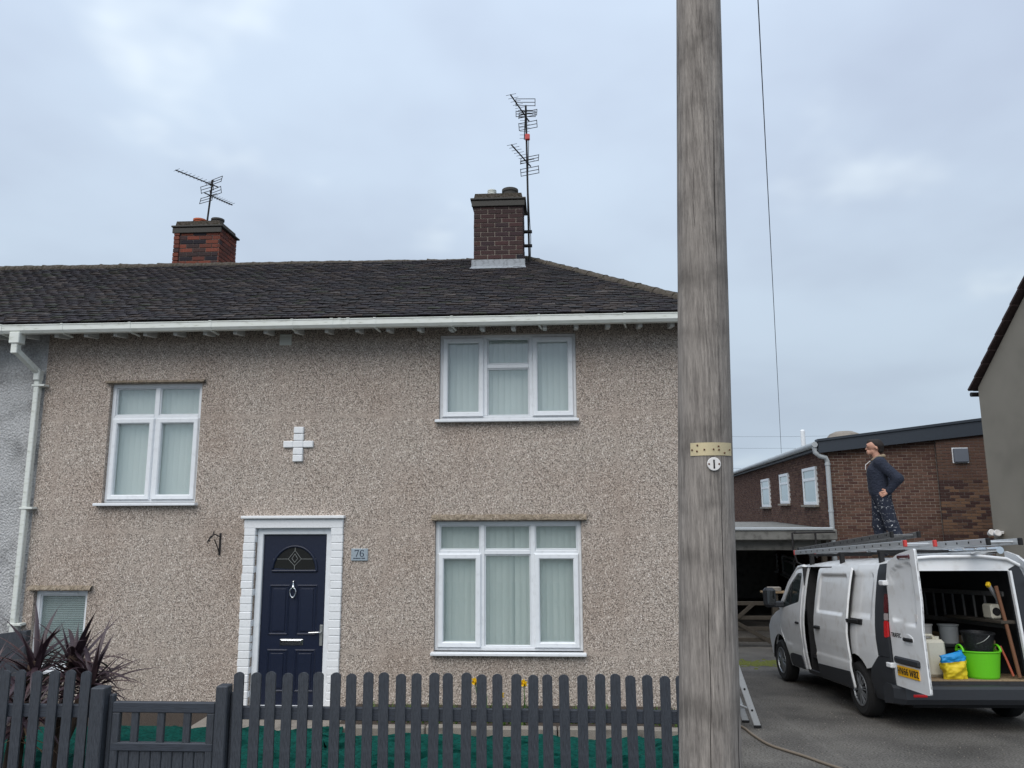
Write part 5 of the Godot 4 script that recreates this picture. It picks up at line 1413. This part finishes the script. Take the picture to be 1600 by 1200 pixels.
func rear_door(v: Node, s: float) -> void:
	var th := deg_to_rad(89.0 if s < 0.0 else 256.0)
	var X := V(-sin(th), 0, -s * cos(th)); var Z := V(-cos(th), 0, s * sin(th))
	# own x: from the hinge to the free edge; own z: the outside
	if s > 0.0: X = V(-sin(th), 0, -cos(th)); Z = V(-cos(th), 0, sin(th))
	var d := holder(v, "rear_door", Transform3D(Basis(X, V(0, 1, 0), X.cross(V(0, 1, 0))), V(-0.93, 0, s * 0.86)))
	var q := 1.0 if s < 0.0 else -1.0     # which way is out
	var o := rounded([Vector2(0.0, 0.5), Vector2(0.74, 0.49), Vector2(0.74, 2.05), Vector2(0.34, 1.99), Vector2(0.08, 1.9), Vector2(0.0, 1.7)], 0.035)
	var inn := rounded([Vector2(0.07, 1.22), Vector2(0.64, 1.19), Vector2(0.64, 1.90), Vector2(0.3, 1.87), Vector2(0.12, 1.8), Vector2(0.07, 1.68)], 0.07)
	var rl := inset(inn, 0.022, 0.03)
	var rise := func(h: float) -> float: return 0.025 * smoothstep(1.5, 1.12, h)
	var oq := PackedVector2Array()
	for p in o: oq.push_back(Vector2(p.x * q, p.y))
	part(d, "skin", G.new().patch(oq, 0.034, func(a, b): return V(a * q, b, q * (0.015 + rl.call(a * q, b) + rise.call(b))), 0.03), mats.van_white)
	var lo := PackedVector2Array()
	for p in o: lo.push_back(Vector2(p.x * -q, p.y))
	part(d, "inner_lining", G.new().patch(lo, 0.1, func(a, b): return V(a * -q, b, -q * (0.012 - rise.call(b))), 0.012), mats.van_white)
	for h in [0.72, 1.66]:
		part(d, "hinge_strap", G.new().bx(-0.09, 0.03, h - 0.03, h + 0.03, q * 0.0, q * 0.07 + q * rise.call(h), 0.01), mats.van_white)
	if s < 0.0:
		part(d, "brake_light", G.new().bx(0.36, 0.64, 1.935, 1.985, 0.01, 0.035, 0.012), mats.lens_dark)
		var hz: float = 0.015 + rise.call(1.0)
		part(d, "handle_recess", G.new().lathe([Vector2(0.1, -0.004), Vector2(0.1, 0.004), Vector2(0.085, 0.008), Vector2(0, 0.002)], 20, Transform3D(Basis(Vector3.RIGHT, PI / 2).scaled(V(1.1, 0.6, 1)), V(0.42, 1.04, hz))), mats.van_white)
		part(d, "handle", G.new().bx(0.33, 0.53, 1.02, 1.06, hz, hz + 0.03, 0.01), mats.van_seal)
		part(d, "plate_trim", G.new().bx(0.06, 0.62, 0.755, 0.835, hz - 0.01, hz + 0.03, 0.025), mats.van_plastic)
		var pl := part(d, "number_plate", G.new().bx(0.09, 0.57, 0.62, 0.735, hz, hz + 0.012, 0.004), mats.plate_yellow, Transform3D(), "yellow plate HN66 WBZ")
		text(pl, "HN66 WBZ", 0.072, V_at(0.33, 0.678, hz + 0.0135), mats.black, "registration")
		text(d, "TRAFIC", 0.05, V_at(0.14, 1.07, hz + 0.002), mats.van_seal, "lettering")
		part(d, "sticker", G.new().bx(0.6, 0.66, 1.25, 1.33, 0.015 + rise.call(1.3), 0.018 + rise.call(1.3)), mats.enamel)

func ladder(L: float, w: float, m: Material, called: String, label: String, xf: Transform3D, caps: Material) -> Node3D:
	# lies along x, stiles at z = 0 and z = w
	var l := thing(called, label, "ladder", "ladders on the van roof", xf)
	for z in [0.0, w]: part(l, "stile", G.new().bx(0, L, -0.035, 0.035, z - 0.013, z + 0.013, 0.004), m)
	var n := int(L / 0.25)
	for i in n: part(l, "rung", G.new().tube([V(0.12 + i * 0.25, 0, 0), V(0.12 + i * 0.25, 0, w)], 0.015, 8), m)
	var e := G.new()
	for i in n: e.bx(0.108 + i * 0.25, 0.132 + i * 0.25, -0.012, 0.012, -0.0155, -0.0132)
	part(l, "rung_ends", e, mats.van_seal)
	for x in [0.0, L]:
		for z in [0.0, w]: part(l, "end_cap", G.new().bx(x - 0.025, x + 0.025, -0.04, 0.04, z - 0.018, z + 0.018, 0.006), caps)
	return l

func vp(x: float, y: float, z: float, ry := 0.0, rz := 0.0) -> Transform3D: return VT * Transform3D(Basis(Vector3.UP, ry) * Basis(Vector3.BACK, rz), V(x, y, z))

func roof_load() -> void:
	var rk := thing("roof_rack", "black roof bars across the white van", "roof rack", "", VT)
	for x in [-0.45, 0.8, 2.0]:
		part(rk, "bar", G.new().bx(x - 0.025, x + 0.025, 2.025, 2.06, -0.72, 0.72, 0.006), mats.van_seal)
		for z in [-0.68, 0.68]: part(rk, "foot", G.new().bx(x - 0.03, x + 0.03, 1.88, 2.03, z - 0.03, z + 0.03, 0.006), mats.van_seal)
	ladder(3.95, 0.36, mats.alu, "aluminium_ladder", "bright aluminium ladder lying lowest on the van's roof bars", VT * Transform3D(Basis(Vector3.BACK, -0.006), V(-0.95, 2.125, -0.6)), mats.red_plastic)
	ladder(3.45, 0.34, mats.alu_worn, "worn_ladder", "dull worn ladder laid on top of the bright roof ladder", VT * Transform3D(Basis(Vector3.BACK, -0.03), V(-0.55, 2.25, -0.56)), mats.van_seal)
	ladder(3.1, 0.36, mats.alu, "overhanging_ladder", "aluminium ladder sticking out over the van's open rear doors", VT * Transform3D(Basis(), V(-1.55, 2.125, 0.05)), mats.van_seal)
	piece("silver_tube", "shiny silver tube on the roof bars above the rear opening", "tube", G.new().tube([V(0, 0, 0), V(2.2, 0, 0)], 0.042, 14), mats.chrome, "", vp(-1.5, 2.03, 0.2))
	piece("scaffold_tube", "thin grey tube lying between the roof ladders", "tube", G.new().tube([V(0, 0, 0), V(2.6, 0, 0)], 0.024, 10), mats.alu, "", vp(-0.2, 2.1, 0.5, 0.04))

func cargo() -> void:
	var F := 0.558
	var jc := thing("jerrycan", "tall translucent white plastic jerrycan standing behind the yellow bag", "container", "", vp(-0.6, F, -0.29, 0.1))
	part(jc, "body", G.new().bx(-0.13, 0.13, 0, 0.43, -0.13, 0.13, 0.035), mats.can_white)
	part(jc, "handle", G.new().tube([V(0, 0.42, -0.11), V(0, 0.475, -0.08), V(0, 0.475, 0.03), V(0, 0.42, 0.06)], 0.018, 8), mats.can_white)
	part(jc, "cap", G.new().lathe([Vector2(0.035, 0), Vector2(0.035, 0.04), Vector2(0, 0.04)], 14, V_at(0.0, 0.42, 0.09)), mats.can_white)
	var bag := thing("filler_bag", "yellow and blue paper bag leaning on the green tub", "bag", "", vp(-0.84, F, -0.16, PI / 2 + 0.12, 0.0))
	var nz := FastNoiseLite.new()
	nz.seed = 4; nz.frequency = 4.0
	var pillow := func(y0: float, y1: float, grow: float) -> G:
		var g := G.new()
		g.grid(26, 16, func(u, q):
			var an: float = TAU * u
			var y: float = lerpf(y0, y1, q)
			var t: float = y / 0.30
			var rx: float = 0.155 * (1.0 - 0.10 * pow(2.0 * t - 1.0, 2.0)) + grow; var rz: float = 0.075 * (1.0 - pow(absf(2.0 * t - 0.85), 3.0) * 0.75) + 0.004 + grow
			var n: float = nz.get_noise_3d(cos(an) * 0.3, y * 2.0, sin(an) * 0.3) * 0.045
			var c := pow(absf(cos(an)), 0.85) * signf(cos(an)); var s := pow(absf(sin(an)), 0.85) * signf(sin(an))
			return V(-c * (rx + n) + 0.05 * t * t, y + 0.03 * c * t * t, s * (rz + n) - 0.06 * t * t))
		return g
	part(bag, "paper_lower", pillow.call(0.0, 0.20, 0.0), mats.bag_yellow)
	part(bag, "paper_upper", pillow.call(0.20, 0.30, 0.001), mats.bag_blue)
	var pr := G.new()
	for i in 4: pr.bx(0.03, 0.03 + [0.05, 0.06, 0.07, 0.04][i], 0.17 - i * 0.035, 0.185 - i * 0.035, 0.076, 0.082)
	part(bag, "printed_words", pr, mats.black, V_at(0, 0, 0.0))
	var tub := thing("green_tub", "bright green flexible trug in the back of the van", "tub", "", vp(-0.72, F, 0.22))
	part(tub, "body", G.new().lathe([Vector2(0, 0.0), Vector2(0.175, 0.0), Vector2(0.185, 0.02), Vector2(0.225, 0.29), Vector2(0.235, 0.3), Vector2(0.235, 0.312), Vector2(0.215, 0.312), Vector2(0.172, 0.02), Vector2(0, 0.02)], 32), mats.tub_green)
	for s in [-1.0, 1.0]:
		var hp := []
		for i in 9:
			var a := PI * i / 8.0
			hp.append(V(cos(a) * 0.075, 0.3 + sin(a) * 0.07, s * 0.222))
		part(tub, "handle", G.new().tube(hp, 0.014, 8), mats.tub_green)
	var bk := thing("plaster_bucket", "black bucket splashed with plaster on top of the green tub", "bucket", "", vp(-0.68, F + 0.25, 0.25, 0.3, 0.06))
	part(bk, "body", G.new().lathe([Vector2(0, 0), Vector2(0.14, 0), Vector2(0.172, 0.25), Vector2(0.185, 0.25), Vector2(0.187, 0.27), Vector2(0.168, 0.27), Vector2(0.135, 0.02), Vector2(0, 0.02)], 28), mats.bucket_black)
	var hn := []
	for i in 13:
		var a := PI * i / 12.0
		hn.append(V(cos(a) * 0.185, 0.25 - sin(a) * 0.12, -sin(a) * 0.12 - 0.02))
	part(bk, "wire_handle", G.new().tube(hn, 0.005, 6), mats.lead)
	# ladder stored inside along the right wall
	var il := thing("stored_ladder", "dark ladder stowed on edge along the van's inside wall", "ladder", "", VT)
	for h in [1.14, 1.52]: part(il, "stile", G.new().bx(-0.7, 1.9, h - 0.03, h + 0.03, 0.62, 0.645, 0.004), mats.alu_worn)
	for i in 10: part(il, "rung", G.new().tube([V(-0.55 + i * 0.25, 1.12, 0.632), V(-0.55 + i * 0.25, 1.5, 0.632)], 0.016, 8), mats.alu_worn)
	var tb := thing("tool_crate", "dark plastic tool crate deep inside the van", "crate", "", vp(0.3, F, 0.2))
	part(tb, "tray", G.new().bx(-0.3, 0.3, 0, 0.3, -0.35, 0.35, 0.02), mats.van_seal)
	part(tb, "rim", G.new().bx(-0.32, 0.32, 0.27, 0.31, -0.37, 0.37, 0.012), mats.van_plastic)
	var cl := [["dust_sheet_bundle", "crumpled grey dust sheet heaped deep in the van", "sheet", 0.05, -0.45, 0.5, 0.32, mats.mortar], ["canvas_bag", "dark canvas tool bag behind the jerrycan", "bag", -0.2, -0.5, 0.42, 0.3, mats.boot], ["sheet_roll", "rolled brown sheet stuffed behind the green tub", "sheet", -0.25, 0.45, 0.4, 0.38, mats.oak]]
	for q in cl:
		var lumpy := G.new()
		lumpy.grid(24, 14, func(u, t):
			var an: float = TAU * u; var el: float = PI * 0.5 * t
			var r: float = 1.0 + 0.35 * nz.get_noise_3d(cos(an) * 0.6 + q[3] * 9.0, t * 0.8, sin(an) * 0.6)
			return V(-cos(an) * cos(el) * q[5] * 0.5 * r, sin(el) * q[6] * r, sin(an) * cos(el) * q[5] * 0.5 * r))
		piece(q[0], q[1], q[2], lumpy, q[7], "", vp(q[3], F, q[4]))
	for k in [["white_tub", "white paint tub standing on the tool crate", 0.25, 0.30, 0.05, mats.enamel, 0.13], ["grey_tub", "grey plastic tub beside the white paint tub", 0.2, 0.30, 0.38, mats.grey_plastic, 0.12]]:
		var tn := thing(k[0], k[1], "tub", "", vp(k[2], F + k[3], k[4]))
		part(tn, "body", G.new().lathe([Vector2(0, 0), Vector2(k[6] * 0.85, 0), Vector2(k[6], 0.22), Vector2(k[6] + 0.01, 0.24), Vector2(k[6] - 0.01, 0.24), Vector2(k[6] * 0.8, 0.03), Vector2(0, 0.03)], 20), k[5])
		part(tn, "lid", G.new().lathe([Vector2(k[6] + 0.012, 0.235), Vector2(k[6] + 0.012, 0.25), Vector2(0, 0.255)], 20), k[5])
	var lz := 0
	for q in [V(0.9, 0.9, 0.52), V(1.3, 0.72, 0.4)]:
		var pk := thing("plank", ["long plank lying along the van wall under the ladder", "short plank lying on the van floor beside the wall"][lz], "plank", "", VT)
		part(pk, "board", G.new().bx(q.x - 1.4 + lz * 0.6, q.x + 0.5, q.y - 0.1 - lz * 0.1, q.y + 0.06 - lz * 0.1, q.z + 0.02, q.z + 0.05, 0.004), mats.plywood)
		lz += 1
	for k in [["wooden_handle", "pale wooden tool handle leaning behind the yellow bag", V(-0.3, F + 0.02, -0.02), V(-0.55, F + 0.46, -0.22), mats.plywood, 0.02], ["brown_pole", "brown wooden pole leaning inside the right rear door frame", V(-0.86, F + 0.02, 0.58), V(-0.8, 1.62, 0.50), mats.tool_wood, 0.022], ["orange_shaft", "short orange tool shaft low beside the brown pole", V(-0.84, F + 0.03, 0.52), V(-0.75, F + 0.36, 0.47), mats.tool_orange, 0.014]]:
		piece(k[0], k[1], "tool", G.new().tube([k[2], (k[2] + k[3]) / 2 + V(0, 0.0, 0.004), k[3]], k[5], 8), k[4], "", VT)
	var lv := thing("spirit_level", "grey spirit level with yellow end hung in the van", "tool", "", vp(-0.8, 1.62, 0.42, 0.0, 0.0))
	part(lv, "bar", G.new().bar(V(0, 0, 0.0), V(0.1, -0.16, 0.14), 0.03, 0.05, 0.005), mats.alu)
	part(lv, "end_grip", G.new().bar(V(-0.02, 0.03, -0.03), V(0, 0, 0), 0.045, 0.06, 0.008), mats.tool_yellow)
	var rad := thing("site_radio", "small cream coloured box on the van's inside shelf", "box", "", vp(-0.55, 1.22, 0.55))
	part(rad, "case", G.new().bx(-0.1, 0.1, 0, 0.18, -0.06, 0.06, 0.02), mats.can_white)
	part(rad, "speaker", G.new().lathe([Vector2(0.05, 0), Vector2(0.045, 0.01), Vector2(0, 0.008)], 14, Transform3D(Basis(Vector3.BACK, PI / 2), V(-0.1, 0.09, 0))), mats.van_seal)
	part(rad, "shelf", G.new().bx(-0.3, 1.0, -0.04, -0.005, -0.08, 0.12, 0.004), mats.oak)

# ---- the man on the van roof
func nets(g: G, bones: Array, cell: float, k: float) -> void:
	var lo := V(99, 99, 99); var hi := -lo
	for b in bones:
		var r := maxf(b[2], b[3]) + k + cell * 2
		lo = lo.min(b[0].min(b[1]) - V(r, r, r)); hi = hi.max(b[0].max(b[1]) + V(r, r, r))
	var nx := int((hi.x - lo.x) / cell) + 2; var ny := int((hi.y - lo.y) / cell) + 2; var nz := int((hi.z - lo.z) / cell) + 2
	var F := PackedFloat32Array()
	F.resize(nx * ny * nz); F.fill(1.0)
	for b in bones:
		var A: Vector3 = b[0]; var B: Vector3 = b[1]
		var ra: float = b[2]; var rb: float = b[3]
		var sc: Vector3 = b[4] if b.size() > 4 else Vector3.ONE
		var m := maxf(ra, rb) + k * 1.5 + cell * 2
		var i0 := ((A.min(B) - V(m, m, m) - lo) / cell).floor(); var i1 := ((A.max(B) + V(m, m, m) - lo) / cell).ceil()
		var ab := (B - A) * sc
		var d2 := maxf(ab.length_squared(), 1e-9)
		for z in range(maxi(0, int(i0.z)), mini(nz, int(i1.z) + 1)):
			for y in range(maxi(0, int(i0.y)), mini(ny, int(i1.y) + 1)):
				for x in range(maxi(0, int(i0.x)), mini(nx, int(i1.x) + 1)):
					var p := (lo + V(x, y, z) * cell - A) * sc
					var t := clampf(p.dot(ab) / d2, 0.0, 1.0)
					var d := p.distance_to(ab * t) - lerpf(ra, rb, t)
					var id := (z * ny + y) * nx + x
					var o := F[id]
					var h := clampf(0.5 + 0.5 * (o - d) / k, 0.0, 1.0)
					F[id] = lerpf(o, d, h) - k * h * (1.0 - h)
	var verts := {}
	var pos := PackedVector3Array(); var nor := PackedVector3Array()
	var st := [1, nx, nx * ny]
	for z in nz - 1:
		for y in ny - 1:
			for x in nx - 1:
				var id := (z * ny + y) * nx + x
				var s := 0
				for c in 8:
					if F[id + (c & 1) + ((c >> 1) & 1) * nx + (c >> 2) * nx * ny] < 0.0: s += 1
				if s == 0 or s == 8: continue
				var acc := Vector3.ZERO
				var n := 0
				for e in 3:
					for u in 4:
						var ca := [0, 0, 0]
						ca[(e + 1) % 3] = u & 1; ca[(e + 2) % 3] = u >> 1
						var ia: int = id + ca[0] + ca[1] * nx + ca[2] * nx * ny
						var fa := F[ia]; var fb := F[ia + st[e]]
						if (fa < 0.0) != (fb < 0.0):
							var q := V(ca[0], ca[1], ca[2])
							q[e] += fa / (fa - fb)
							acc += q
							n += 1
				var grad := V(F[id + 1] - F[id], F[id + nx] - F[id], F[id + nx * ny] - F[id]) + V(F[id + 1 + nx + nx * ny] - F[id + nx + nx * ny], F[id + 1 + nx + nx * ny] - F[id + 1 + nx * ny], F[id + 1 + nx + nx * ny] - F[id + 1 + nx])
				verts[id] = pos.size()
				pos.push_back(lo + (V(x, y, z) + acc / n) * cell); nor.push_back(grad.normalized())
	for id: int in verts:
		for e in 3:
			var a: int = st[(e + 1) % 3]; var b: int = st[(e + 2) % 3]
			if not (verts.has(id - a) and verts.has(id - b) and verts.has(id - a - b)): continue
			var s0 := F[id] < 0.0
			if s0 == (F[id + st[e]] < 0.0): continue
			var q := [verts[id - a - b], verts[id - b], verts[id], verts[id - a]]
			if s0: q = [q[0], q[3], q[2], q[1]]
			for m in [0, 1, 2, 0, 2, 3]: g.vert(pos[q[m]], nor[q[m]])

func man() -> void:
	var p := VT * V(1.45, 1.965, 0.23)
	var t := thing("person", "man in navy hoodie and paint splashed trousers standing on the van roof", "person", "", Transform3D(Basis(Vector3.UP, -0.36).scaled(Vector3.ONE * 1.03), p))
	# faces -x; +z is the side towards the street
	var hL := V(0.03, 0.93, 0.09); var kL := V(0.12, 0.51, 0.12); var aL := V(0.27, 0.09, 0.13)
	var hR := V(0.0, 0.93, -0.09); var kR := V(-0.04, 0.5, -0.1); var aR := V(0.0, 0.09, -0.1)
	var sL := V(0.03, 1.42, 0.18); var eL := V(0.25, 1.18, 0.26); var wL := V(0.12, 1.0, 0.2)
	var sR := V(0.01, 1.42, -0.18); var eR := V(0.12, 1.15, -0.25); var wR := V(0.06, 1.0, -0.2)
	var neck := V(0.02, 1.48, 0); var head := V(-0.035, 1.665, 0)
	var body := G.new()
	nets(body, [[V(0.02, 0.98, 0.05), V(0.0, 1.3, 0.06), 0.11, 0.12], [V(0.02, 0.98, -0.05), V(0.0, 1.3, -0.06), 0.11, 0.12], [sL, sR, 0.07, 0.07], [V(0, 1.3, 0), neck, 0.12, 0.06], [hL, kL, 0.08, 0.055], [kL, aL, 0.055, 0.04], [hR, kR, 0.08, 0.055], [kR, aR, 0.055, 0.04], [sL, eL, 0.05, 0.042], [eL, wL, 0.042, 0.03], [sR, eR, 0.05, 0.042], [eR, wR, 0.042, 0.03], [neck, V(-0.02, 1.58, 0), 0.058, 0.055]], 0.02, 0.03)
	nets(body, [[V(0.0, 1.68, 0), V(-0.045, 1.69, 0), 0.088, 0.082, V(1, 1, 1.12)], [V(-0.055, 1.60, 0), V(-0.095, 1.585, 0), 0.055, 0.036], [V(-0.11, 1.655, 0), V(-0.137, 1.64, 0), 0.02, 0.013], [V(-0.105, 1.69, -0.03), V(-0.105, 1.69, 0.03), 0.022, 0.022], [V(0.0, 1.66, 0.075), V(0.01, 1.64, 0.085), 0.018, 0.014], [V(0.0, 1.66, -0.075), V(0.01, 1.64, -0.085), 0.018, 0.014], [V(-0.11, 1.605, -0.012), V(-0.11, 1.605, 0.012), 0.02, 0.02], [neck, V(-0.02, 1.6, 0), 0.056, 0.055]], 0.009, 0.015)
	for hd in [[wL, V(-0.85, -0.35, 0.1).normalized(), V(0.1, -0.3, -0.95)], [wR, V(-0.85, -0.4, -0.1).normalized(), V(0.1, -0.3, 0.95)]]:
		var w: Vector3 = hd[0]; var d: Vector3 = hd[1]; var inn: Vector3 = (hd[2] - d * d.dot(hd[2])).normalized()
		var ac := d.cross(inn).normalized()
		if ac.y < 0.0: ac = -ac
		var bones := [[w, w + d * 0.08 + ac * 0.022, 0.028, 0.018], [w, w + d * 0.08 - ac * 0.022, 0.028, 0.018]]
		for k in 4:
			var b := w + d * 0.085 + ac * (0.033 - 0.022 * k)
			var L: float = [0.07, 0.08, 0.075, 0.058][k]
			var m := b + d * L * 0.55 + inn * 0.012
			bones.append([b, m, 0.0095, 0.009]); bones.append([m, m + d * L * 0.3 + inn * L * 0.4, 0.009, 0.0075])
		var th := w + d * 0.03 + ac * 0.032
		bones.append([th, th + d * 0.035 + ac * 0.03, 0.012, 0.010]); bones.append([th + d * 0.035 + ac * 0.03, th + d * 0.065 + ac * 0.032 + inn * 0.01, 0.010, 0.008])
		nets(body, bones, 0.006, 0.006)
	part(t, "body", body, mats.skin)
	var tr := G.new()
	nets(tr, [[hL, kL, 0.115, 0.092], [kL, aL + V(0, 0.02, 0), 0.092, 0.082], [hR, kR, 0.115, 0.09], [kR, aR + V(0, 0.02, 0), 0.09, 0.082], [V(0.03, 0.96, -0.06), V(0.03, 0.96, 0.06), 0.13, 0.13]], 0.018, 0.035)
	part(t, "trousers", tr, mats.trousers)
	var ho := G.new()
	nets(ho, [[V(0.0, 1.0, 0.06), V(-0.01, 1.3, 0.08), 0.135, 0.14], [V(0.0, 1.0, -0.06), V(-0.01, 1.3, -0.08), 0.135, 0.14], [V(-0.03, 1.04, 0), V(-0.035, 1.25, 0), 0.12, 0.12], [sL, sR, 0.09, 0.09], [V(0, 1.3, 0), neck + V(0.01, 0.0, 0), 0.14, 0.08], [sL, eL, 0.085, 0.072], [eL, wL, 0.072, 0.05], [sR, eR, 0.085, 0.072], [eR, wR, 0.072, 0.05]], 0.016, 0.035)
	part(t, "hoodie", ho, mats.hoodie)
	var hc := G.new()
	nets(hc, [[V(-0.06, 1.475, 0.05), V(0.04, 1.52, 0.08), 0.018, 0.024], [V(0.04, 1.52, 0.08), V(0.095, 1.53, 0.0), 0.024, 0.028], [V(0.095, 1.53, 0.0), V(0.05, 1.53, -0.085), 0.028, 0.024], [V(0.05, 1.53, -0.085), V(-0.06, 1.475, -0.05), 0.03, 0.022]], 0.011, 0.02)
	part(t, "hood_collar", hc, mats.hood_lining)
	for z in [0.03, 0.055]: part(t, "drawstring", G.new().tube([V(-0.09, 1.46, z), V(-0.16, 1.40, z), V(-0.165, 1.33, z)], 0.006, 6), mats.enamel)
	var hr := G.new()
	nets(hr, [[V(0.012, 1.708, 0), V(-0.068, 1.738, 0), 0.09, 0.052, V(1, 1, 1.02)], [V(0.05, 1.68, 0), V(0.055, 1.62, 0), 0.068, 0.05, V(1, 1, 0.85)]], 0.01, 0.02)
	part(t, "hair", hr, mats.hair)
	for z in [-0.033, 0.033]:
		part(t, "eye", G.new().lathe([Vector2(0, -0.008), Vector2(0.008, 0), Vector2(0, 0.008)], 8, V_at(-0.118, 1.675, z)), mats.hair)
		part(t, "eyebrow", G.new().bx(-0.13, -0.115, 1.694, 1.702, z - 0.02, z + 0.02, 0.003), mats.hair)
	for q in [[aL, 0.2], [aR, 0.0]]:
		var b := G.new()
		var a: Vector3 = q[0]
		nets(b, [[a + V(0.03, -0.04, 0), a + V(-0.14, -0.052, 0.01), 0.045, 0.036, V(1, 1, 1)], [a, a + V(0, -0.04, 0), 0.05, 0.045]], 0.014, 0.02)
		part(t, "boot", b, mats.boot)

func yard_bits() -> void:
	aerials()
	var l := thing("leaning_ladder", "aluminium ladder leaning on the house side behind the pole", "ladder")
	var q0 := V(2.37, -0.30, -0.54); var q1 := V(2.31, -0.33, -0.86)
	var dir := V(-0.30, 0.95, 0.0).normalized()
	for q in [q0, q1]: part(l, "stile", G.new().bar(q, q + dir * 2.35, 0.026, 0.075, 0.004, V(0, 0, 1).cross(dir)), mats.alu)
	for i in 9:
		var a := q0 + dir * (0.2 + i * 0.25); var b := q1 + dir * (0.2 + i * 0.25)
		part(l, "rung", G.new().tube([a, b], 0.014, 8), mats.alu)
		part(l, "rung_socket", G.new().tube([a + V(0, 0, 0.013), a + V(0, 0, 0.016)], 0.014, 8), mats.van_seal)
	for q in [q0, q1]: part(l, "foot", G.new().box2(q + dir * 0.01, V(0.085, 0.03, 0.035)), mats.van_seal)
	var pts := []
	for q in [[2.0, -1.0], [2.1, -0.75], [2.19, -0.5], [2.2, -0.1], [2.24, 0.35], [2.33, 0.6], [2.45, 0.85], [2.58, 1.2], [2.8, 1.7], [3.1, 2.4]]: pts.append(V(q[0], drive_y(q[1]) + 0.016, q[1]))
	var sm := []
	for i in pts.size() - 1:
		for k in 5: sm.append(pts[i].cubic_interpolate(pts[i + 1], pts[maxi(i - 1, 0)], pts[mini(i + 2, pts.size() - 1)], k / 5.0))
	piece("hose_pipe", "dull brown hose lying across the yard by the pole", "hose", G.new().tube(sm, 0.014, 8), mats.hose)
	# moss along the old kerb line and loose chippings
	var ms := G.new()
	for i in 900:
		var x := rng.randf_range(2.6, 5.2)
		var z := -6.6 - (x - 2.6) * 0.15 + rng.randfn(0.0, 0.22)
		var r := rng.randf_range(0.015, 0.05)
		ms.lathe([Vector2(r, 0), Vector2(r * 0.6, r * 0.35), Vector2(0, r * 0.45)], 5, V_at(x, drive_y(z) + 0.001, z))
	piece("moss_strip", "yellow green moss growing across the yard beyond the van", "moss", ms, mats.moss).set_meta("kind", "stuff")
	var ch := G.new()
	for i in 900:
		var x := rng.randf_range(1.9, 6.5); var z := rng.randf_range(-5.0, 3.0)
		var r := rng.randf_range(0.002, 0.0055)
		ch.box(Transform3D(Basis.from_euler(V(rng.randf() * 3, rng.randf() * 3, rng.randf() * 3)), V(x, drive_y(z) + r * 0.5, z)), V(r * 2, r * 1.3, r * 1.6))
	piece("stone_chippings", "loose pale stone chippings scattered over the yard", "gravel", ch, mats.concrete).set_meta("kind", "stuff")
